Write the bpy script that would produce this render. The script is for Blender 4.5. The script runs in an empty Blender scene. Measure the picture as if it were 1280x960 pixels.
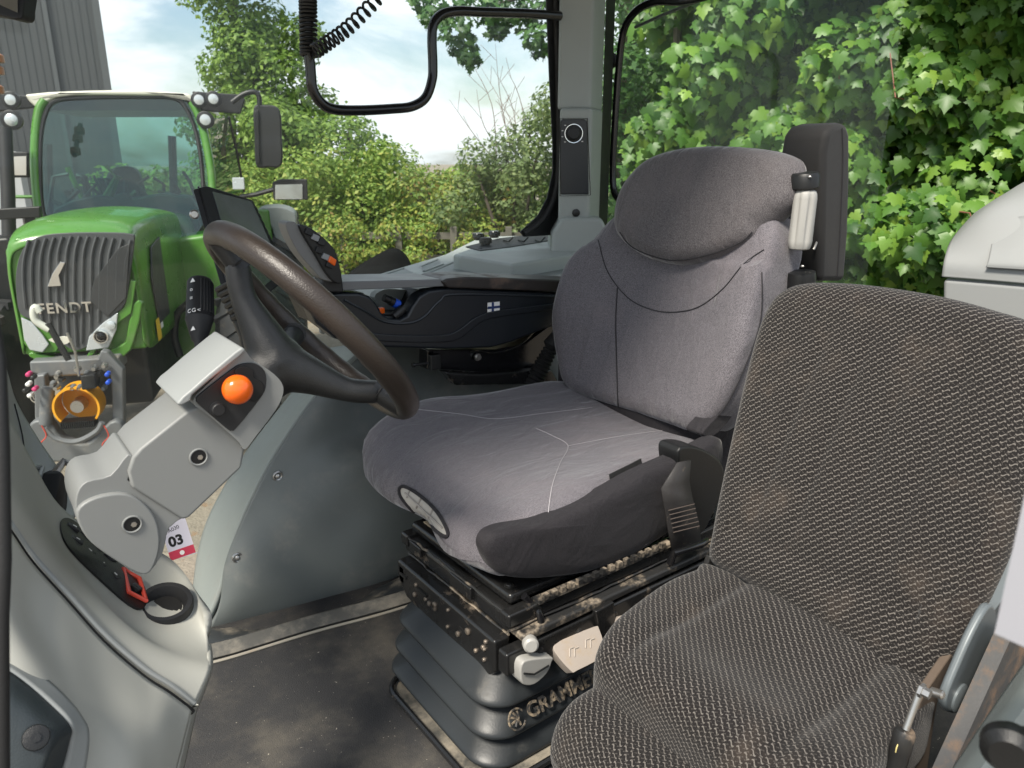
import bpy, bmesh, math, random
import numpy as np
from mathutils import Vector, Matrix
from mathutils.bvhtree import BVHTree
random.seed(7); rng = np.random.default_rng(7)
SC = bpy.context.scene; COL = SC.collection
# ---------------------------------------------------------------- camera maths
TH = math.radians(16.8); FP = 930.0; CH = 2.25
FW = np.array([.6*math.cos(TH), .8*math.cos(TH), -math.sin(TH)]); RT = np.array([.8, -.6, 0.]); UP = np.cross(RT, FW)
C0 = np.array([0., 0., CH]); FH = np.array([.6, .8, 0.])
def ray(x, y): return FW + RT*(x-640)/FP + UP*(480-y)/FP
def P(x, y, **k):                       # a point of the place seen at pixel x,y, on plane u= / v= / z= or at depth d=
    r = ray(x, y)
    if 'd' in k: return C0 + r*k['d']
    if 'pl' in k:
        o, n = k['pl']; o = np.array(o); n = np.array(n); return C0 + r*(np.dot(o-C0, n)/np.dot(r, n))
    a, val = list(k.items())[0]; i = 'uvz'.index(a)
    return C0 + r*(val-C0[i])/r[i]
def PS(pts, **k): return [P(x, y, **k) for x, y in pts]
def W(x, d, z=0.): return RT*x + FH*d + np.array([0, 0, z])
def H(x, y, dh): return P(x, y, pl=(FH*dh, FH))
def nrm(v): v = np.array(v, float); return v/np.linalg.norm(v)
# ---------------------------------------------------------------- objects
def tag(o, label, cat, group=None):
    o['label'] = label; o['category'] = cat
    if group: o['group'] = group
    return o
def thing(name, label, cat, loc, rotz=0., group=None):
    o = bpy.data.objects.new(name, None); COL.objects.link(o); o.empty_display_size = .1
    o.location = [float(c) for c in loc]; o.rotation_euler = (0, 0, rotz)
    return tag(o, label, cat, group)
def worldm(o):
    m = Matrix.LocRotScale(o.location, o.rotation_euler, o.scale)
    return worldm(o.parent) @ m if o.parent else m
def link(name, me, mat, parent=None, smooth=True, bevel=0, seg=3, sub=0, solid=0, ang=None):
    o = bpy.data.objects.new(name, me); COL.objects.link(o)
    if mat: me.materials.append(mat)
    if parent is not None:
        me.transform(worldm(parent).inverted()); o.parent = parent
    else:
        if len(me.vertices):
            a = np.empty(len(me.vertices)*3); me.vertices.foreach_get('co', a); a = a.reshape(-1, 3)
            c = Vector(((a[:,0].min()+a[:,0].max())/2, (a[:,1].min()+a[:,1].max())/2, a[:,2].min()))
            me.transform(Matrix.Translation(-c)); o.location = c
    if smooth: me.polygons.foreach_set('use_smooth', [True]*len(me.polygons))
    if smooth and ang is None and not bevel and not sub: ang = 42
    if ang is not None: me.set_sharp_from_angle(angle=math.radians(ang))
    if solid:
        m = o.modifiers.new('solid', 'SOLIDIFY'); m.thickness = solid; m.offset = -1
    if bevel:
        m = o.modifiers.new('bevel', 'BEVEL'); m.width = bevel; m.segments = seg; m.limit_method = 'ANGLE'; m.angle_limit = math.radians(32); m.harden_normals = True
    if sub:
        m = o.modifiers.new('sub', 'SUBSURF'); m.levels = sub; m.render_levels = sub
    return o
def mesh(vs, fs, fixn=True):
    me = bpy.data.meshes.new('m'); me.from_pydata([tuple(map(float, v)) for v in vs], [], fs)
    if fixn:
        bm = bmesh.new(); bm.from_mesh(me); bmesh.ops.recalc_face_normals(bm, faces=bm.faces); bm.to_mesh(me); bm.free()
    me.update(); return me
class MB:                               # collects shapes that together are ONE mesh
    def __init__(s): s.v = []; s.f = []
    def add(s, vs, fs):
        n = len(s.v); s.v += [tuple(map(float, v)) for v in vs]; s.f += [tuple(i+n for i in f) for f in fs]; return s
    def box(s, c, ax, ay, az):          # centre and three half-axis vectors
        c, ax, ay, az = map(np.array, (c, ax, ay, az)); vs = [c+i*ax+j*ay+k*az for i in (-1, 1) for j in (-1, 1) for k in (-1, 1)]
        return s.add(vs, [(0,1,3,2), (4,6,7,5), (0,4,5,1), (2,3,7,6), (0,2,6,4), (1,5,7,3)])
    def bx(s, lo, hi):
        lo = np.array(lo, float); hi = np.array(hi, float); h = (hi-lo)/2
        return s.box((lo+hi)/2, (h[0],0,0), (0,h[1],0), (0,0,h[2]))
    def lathe(s, p0, ax, prof, seg=24, cap=True):   # prof = [(dist along axis, radius)]
        p0 = np.array(p0, float); ax = nrm(ax); t = np.array([0,0,1.]) if abs(ax[2]) < .9 else np.array([1.,0,0])
        e1 = nrm(np.cross(ax, t)); e2 = np.cross(ax, e1); n = len(prof); vs = []
        for h, r in prof:
            for k in range(seg):
                a = 2*math.pi*k/seg; vs.append(p0+ax*h+(e1*math.cos(a)+e2*math.sin(a))*max(r, 1e-5))
        fs = [(i*seg+k, i*seg+(k+1)%seg, (i+1)*seg+(k+1)%seg, (i+1)*seg+k) for i in range(n-1) for k in range(seg)]
        if cap: fs += [tuple(range(seg))[::-1], tuple((n-1)*seg+k for k in range(seg))]
        return s.add(vs, fs)
    def cyl(s, p0, p1, r0, r1=None, seg=20):
        p0 = np.array(p0, float); p1 = np.array(p1, float); r1 = r0 if r1 is None else r1; L = np.linalg.norm(p1-p0)
        return s.lathe(p0, p1-p0, [(0, r0), (L, r1)], seg)
    def tube(s, pts, r, seg=10, closed=False, flat=1.):
        pts = [np.array(p, float) for p in pts]; n = len(pts); vs = []; prev = None
        for i, p in enumerate(pts):
            a = pts[(i-1) % n] if (closed or i) else p; b = pts[(i+1) % n] if (closed or i < n-1) else p
            t = nrm(b-a)
            if prev is None:
                e = np.cross(t, [0,0,1.]); e = e if np.linalg.norm(e) > .05 else np.cross(t, [1.,0,0])
            else: e = prev - t*np.dot(prev, t)
            e = nrm(e); prev = e; q = np.cross(t, e); rr = r[i] if hasattr(r, '__len__') else r
            for k in range(seg):
                w = 2*math.pi*k/seg; vs.append(p+(e*math.cos(w)+q*math.sin(w)*flat)*rr)
        m = n if closed else n-1
        fs = [(i*seg+k, i*seg+(k+1)%seg, ((i+1)%n)*seg+(k+1)%seg, ((i+1)%n)*seg+k) for i in range(m) for k in range(seg)]
        if not closed: fs += [tuple(range(seg))[::-1], tuple((n-1)*seg+k for k in range(seg))]
        return s.add(vs, fs)
    def ext(s, pts, vec):               # outline pushed along vec
        pts = [np.array(p, float) for p in pts]; vec = np.array(vec, float); n = len(pts)
        vs = pts+[p+vec for p in pts]
        return s.add(vs, [tuple(range(n))[::-1], tuple(range(n, 2*n))]+[(k, (k+1)%n, n+(k+1)%n, n+k) for k in range(n)])
    def build(s, name, mat, parent=None, **k):
        return link(name, mesh(s.v, s.f), mat, parent, **k)
def cat(pts, n=8, closed=False):        # Catmull-Rom through pts
    pts = [np.array(p, float) for p in pts]; N = len(pts); out = []
    for i in range(N if closed else N-1):
        g = (lambda j: pts[j % N]) if closed else (lambda j: pts[min(max(j, 0), N-1)])
        a, b, c, d = g(i-1), g(i), g(i+1), g(i+2)
        for k in range(n):
            t = k/n; out.append(.5*((2*b)+(-a+c)*t+(2*a-5*b+4*c-d)*t*t+(-a+3*b-3*c+d)*t**3))
    if not closed: out.append(pts[-1])
    return out
def loft(name, rows, mat, parent=None, n=5, m=6, solid=.01, closed=False, uvscale=None, **k):
    R = [cat(r, n, closed) for r in rows]; w = len(R[0]); cols = [cat([r[j] for r in R], m) for j in range(w)]; h = len(cols[0])
    vs = [cols[j][i] for i in range(h) for j in range(w)]; ww = w if closed else w-1
    fs = [(i*w+j, i*w+(j+1)%w, (i+1)*w+(j+1)%w, (i+1)*w+j) for i in range(h-1) for j in range(ww)]
    me = mesh(vs, fs); f = me.polygons[len(me.polygons)//2]
    s_ = sum(np.dot(np.array(p.normal), C0-np.array(p.center)) for p in me.polygons)
    if s_ < 0: me.flip_normals()
    return link(name, me, mat, parent, solid=solid, **k)
def rrect(x0, x1, y0, y1, r, n=6):
    o = []
    for cx, cy, a0 in ((x1-r, y1-r, 0), (x0+r, y1-r, 90), (x0+r, y0+r, 180), (x1-r, y0+r, 270)):
        for k in range(n+1):
            a = math.radians(a0+90*k/n); o.append((cx+r*math.cos(a), cy+r*math.sin(a)))
    return o
def resample(pts, n):
    pts = np.array(pts+[pts[0]]); d = np.r_[0, np.cumsum(np.linalg.norm(np.diff(pts, axis=0), axis=1))]; t = np.linspace(0, d[-1], n, endpoint=False)
    return np.c_[[np.interp(t, d, pts[:, i]) for i in range(pts.shape[1])]].T
def pillow(name, outline, frame, top, bot, mat, parent, re=.04, e=.16, rings=20, N=120, cen=None, smoothout=True, sag=None, swap=False):
    """upholstered pad. outline: 2-D (a,b) ; frame=(origin, A, B, Cn) ; top(a,b), bot(a,b): heights along Cn"""
    O, A, B, Cn = [np.array(q, float) for q in frame]
    o2 = resample([tuple(p) for p in (cat(outline, 8, True) if smoothout else outline)], N); c = np.array(cen) if cen is not None else o2.mean(0)
    specs = [(s, 't', 0.) for s in np.linspace(0, 1-e, rings)[1:]]
    for f in np.linspace(0, math.pi/2, 8)[1:]: specs.append((1-e+e*math.sin(f), 't', re*(1-math.cos(f))))
    for f in np.linspace(math.pi/2, 0, 8)[:-1]: specs.append((1-e+e*math.sin(f), 'b', re*(1-math.cos(f))))
    specs += [(s, 'b', 0.) for s in (1-e, .5, .1)]
    vs = []; uv = []
    ctop = top(*c); vs.append(O+A*c[0]+B*c[1]+Cn*ctop); uv.append(c)
    acc = [p*0 for p in o2]; lastp = [vs[0]]*N; L = np.zeros(N)
    for s, side, drop in specs:
        for k in range(N):
            ab = c+(o2[k]-c)*s
            h = top(*ab)-drop if side == 't' else bot(*ab)+drop
            q = O+A*ab[0]+B*ab[1]+Cn*h; L[k] += np.linalg.norm(q-lastp[k]); lastp[k] = q
            vs.append(q); uv.append(c+nrm(o2[k]-c)*L[k] if s > 1-e-1e-6 else ab)
    fs = [(0, 1+k, 1+(k+1)%N) for k in range(N)]; R = len(specs)
    for i in range(R-1):
        b0 = 1+i*N; fs += [(b0+k, b0+N+k, b0+N+(k+1)%N, b0+(k+1)%N) for k in range(N)]
    fs.append(tuple(1+(R-1)*N+k for k in range(N)))
    me = mesh(vs, fs); ul = me.uv_layers.new(name='UVMap')
    uv = np.array(uv); uv = uv[:, ::-1] if swap else uv
    uva = uv[[l.vertex_index for l in me.loops]]; ul.data.foreach_set('uv', uva.astype(np.float32).ravel())
    return link(name, me, mat, parent)
def bvh(o, pad=0.):
    wm = worldm(o) if not o.parent else worldm(o.parent)
    vs = [wm @ v.co for v in o.data.vertices]; return BVHTree.FromPolygons(vs, [tuple(p.vertices) for p in o.data.polygons])
def onsurf(o, px, n=10, off=.0014):
    b = bvh(o); out = []
    for q in cat([(x, y) for x, y in px], n):
        r = ray(*q); h = b.ray_cast(Vector(C0), Vector(nrm(r)))
        if h[0] is not None: out.append(np.array(h[0])+np.array(h[1])*off)
    assert out, ('no hit', o.name, px)
    return out
def seam(name, o, px, mat, r=.0012, n=10):
    p = onsurf(o, px, n)
    return MB().tube(p, r, 6).build(name, mat, o) if len(p) > 2 else None
def text(name, s, size, origin, xdir, ydir, mat, parent, ext=.001, bold=0., spacing=1., align='LEFT'):
    cu = bpy.data.curves.new('t', 'FONT'); cu.body = s; cu.size = size; cu.extrude = ext; cu.offset = bold; cu.space_character = spacing; cu.align_x = align
    t = bpy.data.objects.new('t', cu); COL.objects.link(t); bpy.context.view_layer.update()
    me = bpy.data.meshes.new_from_object(t.evaluated_get(bpy.context.evaluated_depsgraph_get())); bpy.data.objects.remove(t)
    x = nrm(xdir); z = nrm(np.cross(x, ydir)); y = np.cross(z, x)
    me.transform(Matrix([[x[i], y[i], z[i], origin[i]] for i in range(3)]+[[0,0,0,1]])); me.materials.clear()
    return link(name, me, mat, parent, smooth=False)
# ---------------------------------------------------------------- materials
class X:                                # a node socket with arithmetic
    def __init__(s, nt, o): s.nt = nt; s.o = o
    def _m(s, op, b=None, c=None):
        n = s.nt.nodes.new('ShaderNodeMath'); n.operation = op
        for i, q in enumerate((s, b, c)):
            if q is None: continue
            if isinstance(q, X): s.nt.links.new(q.o, n.inputs[i])
            else: n.inputs[i].default_value = q
        return X(s.nt, n.outputs[0])
    def __add__(s, b): return s._m('ADD', b)
    def __sub__(s, b): return s._m('SUBTRACT', b)
    def __mul__(s, b): return s._m('MULTIPLY', b)
    def __truediv__(s, b): return s._m('DIVIDE', b)
    def fr(s): return s._m('FRACT')
    def fl(s): return s._m('FLOOR')
    def sin(s): return s._m('SINE')
    def ab(s): return s._m('ABSOLUTE')
    def lt(s, b): return s._m('LESS_THAN', b)
    def gt(s, b): return s._m('GREATER_THAN', b)
    def mx(s, b): return s._m('MAXIMUM', b)
    def cl(s): n = s._m('ADD', 0.); n.o.node.use_clamp = True; return n
def newmat(name):
    m = bpy.data.materials.new(name); m.use_nodes = True; nt = m.node_tree
    return m, nt, nt.nodes['Principled BSDF']
def noise(nt, vec, scale, detail=4, rough=.55, dist=0.):
    n = nt.nodes.new('ShaderNodeTexNoise'); n.inputs['Scale'].default_value = scale; n.inputs['Detail'].default_value = detail; n.inputs['Roughness'].default_value = rough; n.inputs['Distortion'].default_value = dist
    nt.links.new(vec, n.inputs['Vector']); return X(nt, n.outputs['Fac'])
def ramp(nt, x, a, b):                  # smooth 0..1 between a and b
    n = nt.nodes.new('ShaderNodeMapRange'); n.interpolation_type = 'SMOOTHSTEP'; n.inputs[1].default_value = a; n.inputs[2].default_value = b
    nt.links.new(x.o, n.inputs[0]); return X(nt, n.outputs[0])
def mixc(nt, f, a, b):
    n = nt.nodes.new('ShaderNodeMix'); n.data_type = 'RGBA'
    for i, q in ((0, f), (6, a), (7, b)):
        if isinstance(q, X): nt.links.new(q.o, n.inputs[i])
        elif isinstance(q, (tuple, list)): n.inputs[i].default_value = (*q[:3], 1)
        else: n.inputs[i].default_value = q
    return X(nt, n.outputs[2])
def bump(nt, h, strength, dist=.001, bs=None, prev=None):
    n = nt.nodes.new('ShaderNodeBump'); n.inputs['Strength'].default_value = strength; n.inputs['Distance'].default_value = dist
    nt.links.new(h.o, n.inputs['Height'])
    if prev: nt.links.new(prev, n.inputs['Normal'])
    if bs: nt.links.new(n.outputs[0], bs.inputs['Normal'])
    return n.outputs[0]
def M(name, col, rough=.5, metal=0., bmp=0., bs=300., var=.12, vs=5., dust=None, dthr=(.5, .75), dsc=9., spec=.5, coat=0., sheen=0.):
    m, nt, b = newmat(name); tc = nt.nodes.new('ShaderNodeTexCoord').outputs['Object']
    c = mixc(nt, noise(nt, tc, vs, 5), tuple(x*(1-var) for x in col), tuple(min(1, x*(1+var)) for x in col)); r = noise(nt, tc, vs*2.3, 4)*.25+(rough-.12)
    if dust:
        d = ramp(nt, noise(nt, tc, dsc, 8, .68), *dthr); c = mixc(nt, d, c, dust); r = r+d*.4
    nt.links.new(c.o, b.inputs['Base Color']); nt.links.new(r.cl().o, b.inputs['Roughness'])
    b.inputs['Metallic'].default_value = metal; b.inputs['Specular IOR Level'].default_value = spec; b.inputs['Coat Weight'].default_value = coat; b.inputs['Sheen Weight'].default_value = sheen
    if bmp: bump(nt, noise(nt, tc, bs, 3), bmp, .0006, b)
    return m
def glassmat(name, tint, refl, rough=.0, haze=0., hz=(.6,.65,.62)):
    m = bpy.data.materials.new(name); m.use_nodes = True; nt = m.node_tree; nt.nodes.clear(); out = nt.nodes.new('ShaderNodeOutputMaterial')
    t = nt.nodes.new('ShaderNodeBsdfTransparent'); t.inputs[0].default_value = (*tint, 1); g = nt.nodes.new('ShaderNodeBsdfGlossy'); g.inputs['Roughness'].default_value = rough
    lw = nt.nodes.new('ShaderNodeLayerWeight'); lw.inputs[0].default_value = .12; f = X(nt, lw.outputs['Fresnel'])*.6+refl
    s = nt.nodes.new('ShaderNodeMixShader'); nt.links.new(f.cl().o, s.inputs[0]); nt.links.new(t.outputs[0], s.inputs[1]); nt.links.new(g.outputs[0], s.inputs[2]); last = s
    if haze:
        d = nt.nodes.new('ShaderNodeBsdfTranslucent'); d.inputs[0].default_value = (*hz, 1); tc = nt.nodes.new('ShaderNodeTexCoord').outputs['Object']
        h = noise(nt, tc, 3, 6)*haze+ramp(nt, noise(nt, tc, 60, 2), .72, .8)*haze*1.
        s2 = nt.nodes.new('ShaderNodeMixShader'); nt.links.new(h.cl().o, s2.inputs[0]); nt.links.new(s.outputs[0], s2.inputs[1]); nt.links.new(d.outputs[0], s2.inputs[2]); last = s2
    nt.links.new(last.outputs[0], out.inputs[0]); return m
DUST = (.36, .28, .2)
def coverfab(name, c1, c2, worn=0.):    # stretch seat cover: fine heather weave
    m, nt, b = newmat(name); tc = nt.nodes.new('ShaderNodeTexCoord').outputs['Object']
    mp = nt.nodes.new('ShaderNodeMapping'); mp.inputs['Scale'].default_value = (1, 1, .35); nt.links.new(tc, mp.inputs[0])
    w = noise(nt, mp.outputs[0], 900, 2); big = noise(nt, tc, 5, 4); c = mixc(nt, ramp(nt, w, .3, .7), c1, c2)
    c = mixc(nt, ramp(nt, big, .45, .75)*.35, c, (c2[0]*1.15, c2[1]*1.05, c2[2]*1.0)); nt.links.new(c.o, b.inputs['Base Color'])
    b.inputs['Roughness'].default_value = .82; b.inputs['Sheen Weight'].default_value = .1 if c2[0] < .1 else .4; b.inputs['Sheen Roughness'].default_value = .4; b.inputs['Specular IOR Level'].default_value = .3
    n1 = bump(nt, w, .35, .0008); mp2 = nt.nodes.new('ShaderNodeMapping'); mp2.inputs['Rotation'].default_value = (.3, .5, .8); mp2.inputs['Scale'].default_value = (1, 2.6, 1); nt.links.new(tc, mp2.inputs[0])
    n2 = bump(nt, noise(nt, mp2.outputs[0], 8, 3, .45, .8), .6, .018, prev=n1); nt.links.new(n2, b.inputs['Normal']); return m
def plush(name):                        # black moquette with rows of small pale squiggles
    m, nt, b = newmat(name); uvn = nt.nodes.new('ShaderNodeUVMap'); uvn.uv_map = 'UVMap'; tc = nt.nodes.new('ShaderNodeTexCoord').outputs['Object']
    wob = nt.nodes.new('ShaderNodeTexNoise'); wob.inputs['Scale'].default_value = 25; wob.inputs['Detail'].default_value = 2; nt.links.new(uvn.outputs[0], wob.inputs['Vector'])
    sp = nt.nodes.new('ShaderNodeSeparateXYZ'); nt.links.new(uvn.outputs[0], sp.inputs[0]); x = X(nt, sp.outputs[0]); y = X(nt, sp.outputs[1])+X(nt, wob.outputs[0])*.003
    h = .0088; w = .0124; row = (y/h).fl(); fy = (y/h).fr()-.5; fx = (x/w+row*.30).fr()
    wave = ((fx*6.2832).sin()*-.24); line = (fy-wave).ab().lt(.115)*(fx-.5).ab().lt(.40)
    fy2 = ((y/h)+.5).fr()-.5; fx2 = (x/w*2.+row*.3).fr()-.5; dot = (fy2*fy2*1.4+fx2*fx2).lt(.035)
    f = line.mx(dot*.35); grain = noise(nt, tc, 1500, 2); f = f*ramp(nt, noise(nt, tc, 400, 3), .25, .55)
    c = mixc(nt, f, mixc(nt, grain, (.005,.0046,.0046), (.021,.0185,.018)), mixc(nt, grain, (.075,.069,.063), (.215,.197,.177)))
    d = ramp(nt, noise(nt, tc, 6, 6, .7), .5, .85)*.32; c = mixc(nt, d, c, (.17,.13,.10)); nt.links.new(c.o, b.inputs['Base Color'])
    lint = ramp(nt, noise(nt, tc, 130, 3, .7), .74, .78)*.6; c2 = mixc(nt, lint, c, (.55,.5,.42)); nt.links.new(c2.o, b.inputs['Base Color'])
    b.inputs['Roughness'].default_value = .95; b.inputs['Sheen Weight'].default_value = .15; b.inputs['Specular IOR Level'].default_value = .15
    bump(nt, f*.6+grain*.5, .5, .0012, b); return m
def leafmat(name, cols, trans=.35, rough=.5):
    m, nt, b = newmat(name); at = nt.nodes.new('ShaderNodeAttribute'); at.attribute_name = 'rnd'; r = nt.nodes.new('ShaderNodeValToRGB'); nt.links.new(at.outputs['Fac'], r.inputs[0])
    el = r.color_ramp.elements; n = len(cols); el[0].color = (*cols[0], 1); el[1].color = (*cols[-1], 1)
    for i, c in enumerate(cols[1:-1]): e = el.new((i+1)/(n-1)); e.color = (*c, 1)
    tc = nt.nodes.new('ShaderNodeTexCoord').outputs['Object']; c = mixc(nt, noise(nt, tc, .9, 3), X(nt, r.outputs[0]), X(nt, r.outputs[0])); 
    hs = nt.nodes.new('ShaderNodeHueSaturation'); nt.links.new(r.outputs[0], hs.inputs['Color']); v = noise(nt, tc, 1.4, 3)*.8+.6; nt.links.new(v.o, hs.inputs['Value']); nt.links.new(hs.outputs[0], b.inputs['Base Color'])
    b.inputs['Roughness'].default_value = rough; out = nt.nodes['Material Output']; t = nt.nodes.new('ShaderNodeBsdfTranslucent'); nt.links.new(hs.outputs[0], t.inputs[0])
    s = nt.nodes.new('ShaderNodeMixShader'); s.inputs[0].default_value = trans; nt.links.new(b.outputs[0], s.inputs[1]); nt.links.new(t.outputs[0], s.inputs[2]); nt.links.new(s.outputs[0], out.inputs[0]); return m
grey = M('grey_plastic', (.385,.385,.345), .55, bmp=.25, bs=700, var=.06, dust=(.30,.28,.24), dthr=(.62,.85), dsc=6)
grey_warm = M('column_grey_plastic', (.215,.222,.216), .45, bmp=.3, bs=800, var=.05, dust=(.34,.31,.26), dthr=(.6,.85), dsc=8)
grey_light = M('pale_grey_plastic', (.275,.29,.285), .45, bmp=.2, bs=800, var=.05)
shelfg = M('shelf_grey_plastic', (.31,.335,.32), .5, bmp=.2, bs=700, var=.06, dust=(.3,.29,.26), dthr=(.6,.85))
archd = M('arch_slate_plastic', (.145,.16,.152), .46, bmp=.5, bs=500, var=.2, vs=3, dust=(.24,.235,.21), dthr=(.5,.8), dsc=7)
archl = M('arch_grey_plastic', (.25,.275,.255), .55, bmp=.4, bs=500, var=.12, dust=(.27,.26,.23), dthr=(.55,.85))
kick = M('kick_strip_rubber', (.035,.038,.04), .34, bmp=.4, bs=300, dust=(.30,.26,.2), dthr=(.48,.72), dsc=8)
blk = M('black_plastic', (.007,.0075,.008), .42, bmp=.5, bs=900, var=.2)
blkm = M('matt_black_plastic', (.012,.0125,.014), .55, bmp=.5, bs=700, var=.2)
navy = M('black_satin_plastic', (.011,.014,.018), .33, bmp=.15, bs=900, var=.15, dust=(.09,.085,.08), dthr=(.66,.9))
blkgloss = M('black_gloss_paint', (.008,.008,.009), .18, bmp=.1, bs=90, var=.2)
blkmet = M('dusty_black_metal', (.012,.012,.012), .25, bmp=.25, bs=120, var=.3, dust=(.22,.175,.13), dthr=(.58,.76), dsc=16)
rail_d = M('dust_caked_rail', (.02,.02,.02), .45, bmp=.5, bs=200, dust=(.33,.27,.2), dthr=(.48,.68), dsc=16)
rub = M('bellows_rubber', (.021,.024,.026), .4, bmp=.35, bs=250, var=.15, dust=(.15,.14,.12), dthr=(.58,.88), dsc=8, spec=.35)
rubd = M('black_rubber', (.012,.012,.012), .6, bmp=.4, bs=300)
brown = M('worn_brown_leather', (.028,.021,.017), .36, bmp=1.0, bs=420, var=.25, vs=12)
steel = M('steel', (.45,.44,.42), .3, .9, bmp=.1, dust=(.3,.22,.14), dthr=(.55,.7), dsc=40)
chrome = M('chrome', (.8,.8,.8), .12, 1.)
orange = M('orange_plastic', (.85,.13,.008), .25, var=.02, coat=.3)
redp = M('red_plastic', (.55,.06,.035), .4)
beige = M('dusty_beige_plastic', (.36,.315,.275), .5, bmp=.3, bs=400, dust=(.36,.29,.22), dthr=(.5,.75), dsc=25)
gripg = M('light_grey_grip', (.33,.325,.305), .5, bmp=.2)
white = M('white_print', (.78,.78,.76), .5)
bluep = M('blue_plastic', (.01,.07,.5), .4)
navyink = M('dark_blue_print', (.01,.03,.12), .5)
cover = coverfab('stretch_seat_cover', (.062,.058,.066), (.19,.178,.195)); cover_dark = coverfab('dark_side_fabric', (.011,.010,.012), (.028,.026,.030)); cover_head = coverfab('headrest_cover', (.045,.041,.044), (.155,.143,.148))
pl = plush('squiggle_moquette'); thread = M('pale_thread', (.42,.4,.42), .8); threadd = M('dark_thread', (.018,.017,.02), .8)
blkpad = M('black_foam_pad', (.010,.0095,.0095), .75, bmp=.8, bs=900, sheen=.1)
FL = 1.10
def structure(o): o['kind'] = 'structure'; return o
def screw(mb, p, n, r=.006): mb.lathe(np.array(p)-nrm(n)*.004, n, [(0, r), (.005, r), (.0065, r*.75)], 14)
# ================================================================= cab floor
mfl, nt, b = newmat('floor_mat_rubber'); tc = nt.nodes.new('ShaderNodeTexCoord').outputs['Object']
c = mixc(nt, noise(nt, tc, 300, 3), (.014,.014,.015), (.045,.044,.044)); c = mixc(nt, ramp(nt, noise(nt, tc, 5, 7, .7), .45, .75)*.55, c, (.13,.115,.09))
c = mixc(nt, ramp(nt, noise(nt, tc, 160, 2, .6), .73, .77)*.8, c, (.5,.46,.38)); nt.links.new(c.o, b.inputs['Base Color']); b.inputs['Roughness'].default_value = .75
bump(nt, noise(nt, tc, 350, 3), .8, .0015, b)
structure(MB().bx((-.5, -.15, FL-.06), (2.25, 2.02, FL)).build('floor', mfl, None))
structure(MB().bx((-.9, .85, 3.04), (2.15, 2.2, 3.12)).build('ceiling', M('headlining', (.22,.22,.215), .9), None, bevel=.02))  # unseen cab roof added to shade the interior, cut back to admit sky light
# ================================================================= wheel arch cover on the right
wa = thing('wheel_arch_cover', 'slate grey moulded wheel arch cover bulging up from the floor beyond the steering wheel', 'wheel arch cover', (.7, 1.8, FL))
r0 = [P(262,786,v=1.78), P(300,783,v=1.775), P(400,765,v=1.75), P(500,722,v=1.71), P(640,640,v=1.69), (1.5,1.69,FL+.01), (1.95,1.69,FL+.01)]
r1 = [P(275,752,v=1.78), P(310,745,v=1.75), P(405,722,v=1.72), P(500,680,v=1.68), P(640,610,v=1.67), (1.5,1.67,FL+.1), (1.95,1.67,FL+.1)]
r2 = [P(284,694,v=1.80), P(325,686,v=1.76), P(420,655,v=1.73), P(510,620,v=1.69), P(640,565,v=1.68), (1.5,1.67,FL+.25), (1.95,1.67,FL+.25)]
r3 = [P(329,596,v=1.82), P(368,592,v=1.80), P(440,580,v=1.76), P(530,560,v=1.73), P(640,530,v=1.70), (1.5,1.69,FL+.42), (1.95,1.69,FL+.42)]
r4 = [P(371,528,v=1.84), P(398,535,v=1.83), P(455,540,v=1.86), P(530,530,v=1.86), P(640,500,v=1.78), (1.5,1.72,FL+.5), (1.95,1.72,FL+.5)]
r5 = [P(408,482,v=1.86), P(432,480,v=1.87), P(470,486,v=1.93), P(540,480,v=1.92), P(640,470,v=1.84), (1.5,1.78,FL+.58), (1.95,1.78,FL+.6)]
r6 = [P(460,435,v=1.92), P(480,430,v=1.93), P(520,425,v=1.98), P(580,420,v=1.98), P(660,415,v=1.94), (1.6,1.9,FL+.7), (1.95,1.9,FL+.72)]
ip = loft('inner_panel', [r0, r1, r2, r3, r4, r5, r6], archd, wa, n=6, m=6, solid=.012)
l0 = [P(240,742,v=2.0), P(246,756,v=1.9), P(259,772,v=1.795)]
l1 = [P(247,690,v=2.0), P(262,712,v=1.9), P(273,740,v=1.795)]
l2 = [P(263,640,v=2.02), P(280,655,v=1.92), P(297,660,v=1.82)]
l3 = [P(300,575,v=2.04), P(318,580,v=1.94), P(335,580,v=1.835)]
l4 = [P(345,515,v=2.06), P(361,518,v=1.96), P(376,517,v=1.855)]
l5 = [P(375,478,v=2.08), P(400,475,v=1.98), P(415,470,v=1.875)]
l6 = [P(410,435,v=2.10), P(440,430,v=2.0), P(466,425,v=1.92)]
loft('front_panel', [l0, l1, l2, l3, l4, l5, l6], archl, wa, n=5, m=6, solid=.012)
sc = MB()
for q in ((347,595),(297,697)):
    p = onsurf(ip, [q, (q[0]+1, q[1])], 1, .002)[0]
    MB().tube([p+np.array([math.cos(a)*.011, 0, math.sin(a)*.011]) for a in np.linspace(0, 6.28, 20)[:-1]], .003, 6, True).lathe(p, (-.5,-1,.2), [(-.002,.006),(.003,.006),(.0045,.004)], 14).build('screw', steel, ip)
k0 = [P(258,790,v=1.79), P(300,787,v=1.77), P(400,768,v=1.745), P(500,726,v=1.705), P(640,650,v=1.68), (1.95,1.68,FL+.02)]
kt = [p+np.array([0,-.004,.006]) for p in k0]; km = [p+np.array([-.03,-.055,.036]) for p in k0]; kb = [np.array([p[0]-.06, p[1]-.135, FL+.006]) for p in k0]
kk = [np.array([p[0], p[1]+.01, FL+.006]) for p in k0]
kn2 = [p+np.array([-.012,-.02,.026]) for p in k0]; kn3 = [np.array([p[0]-.048, p[1]-.10, FL+.02]) for p in k0]
kn3 = [q+np.array([0,0,.002]) for q in kn3]
loft('kick_strip', [kt, kn2, km, kn3], kick, wa, n=6, m=5, solid=.006)
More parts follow.
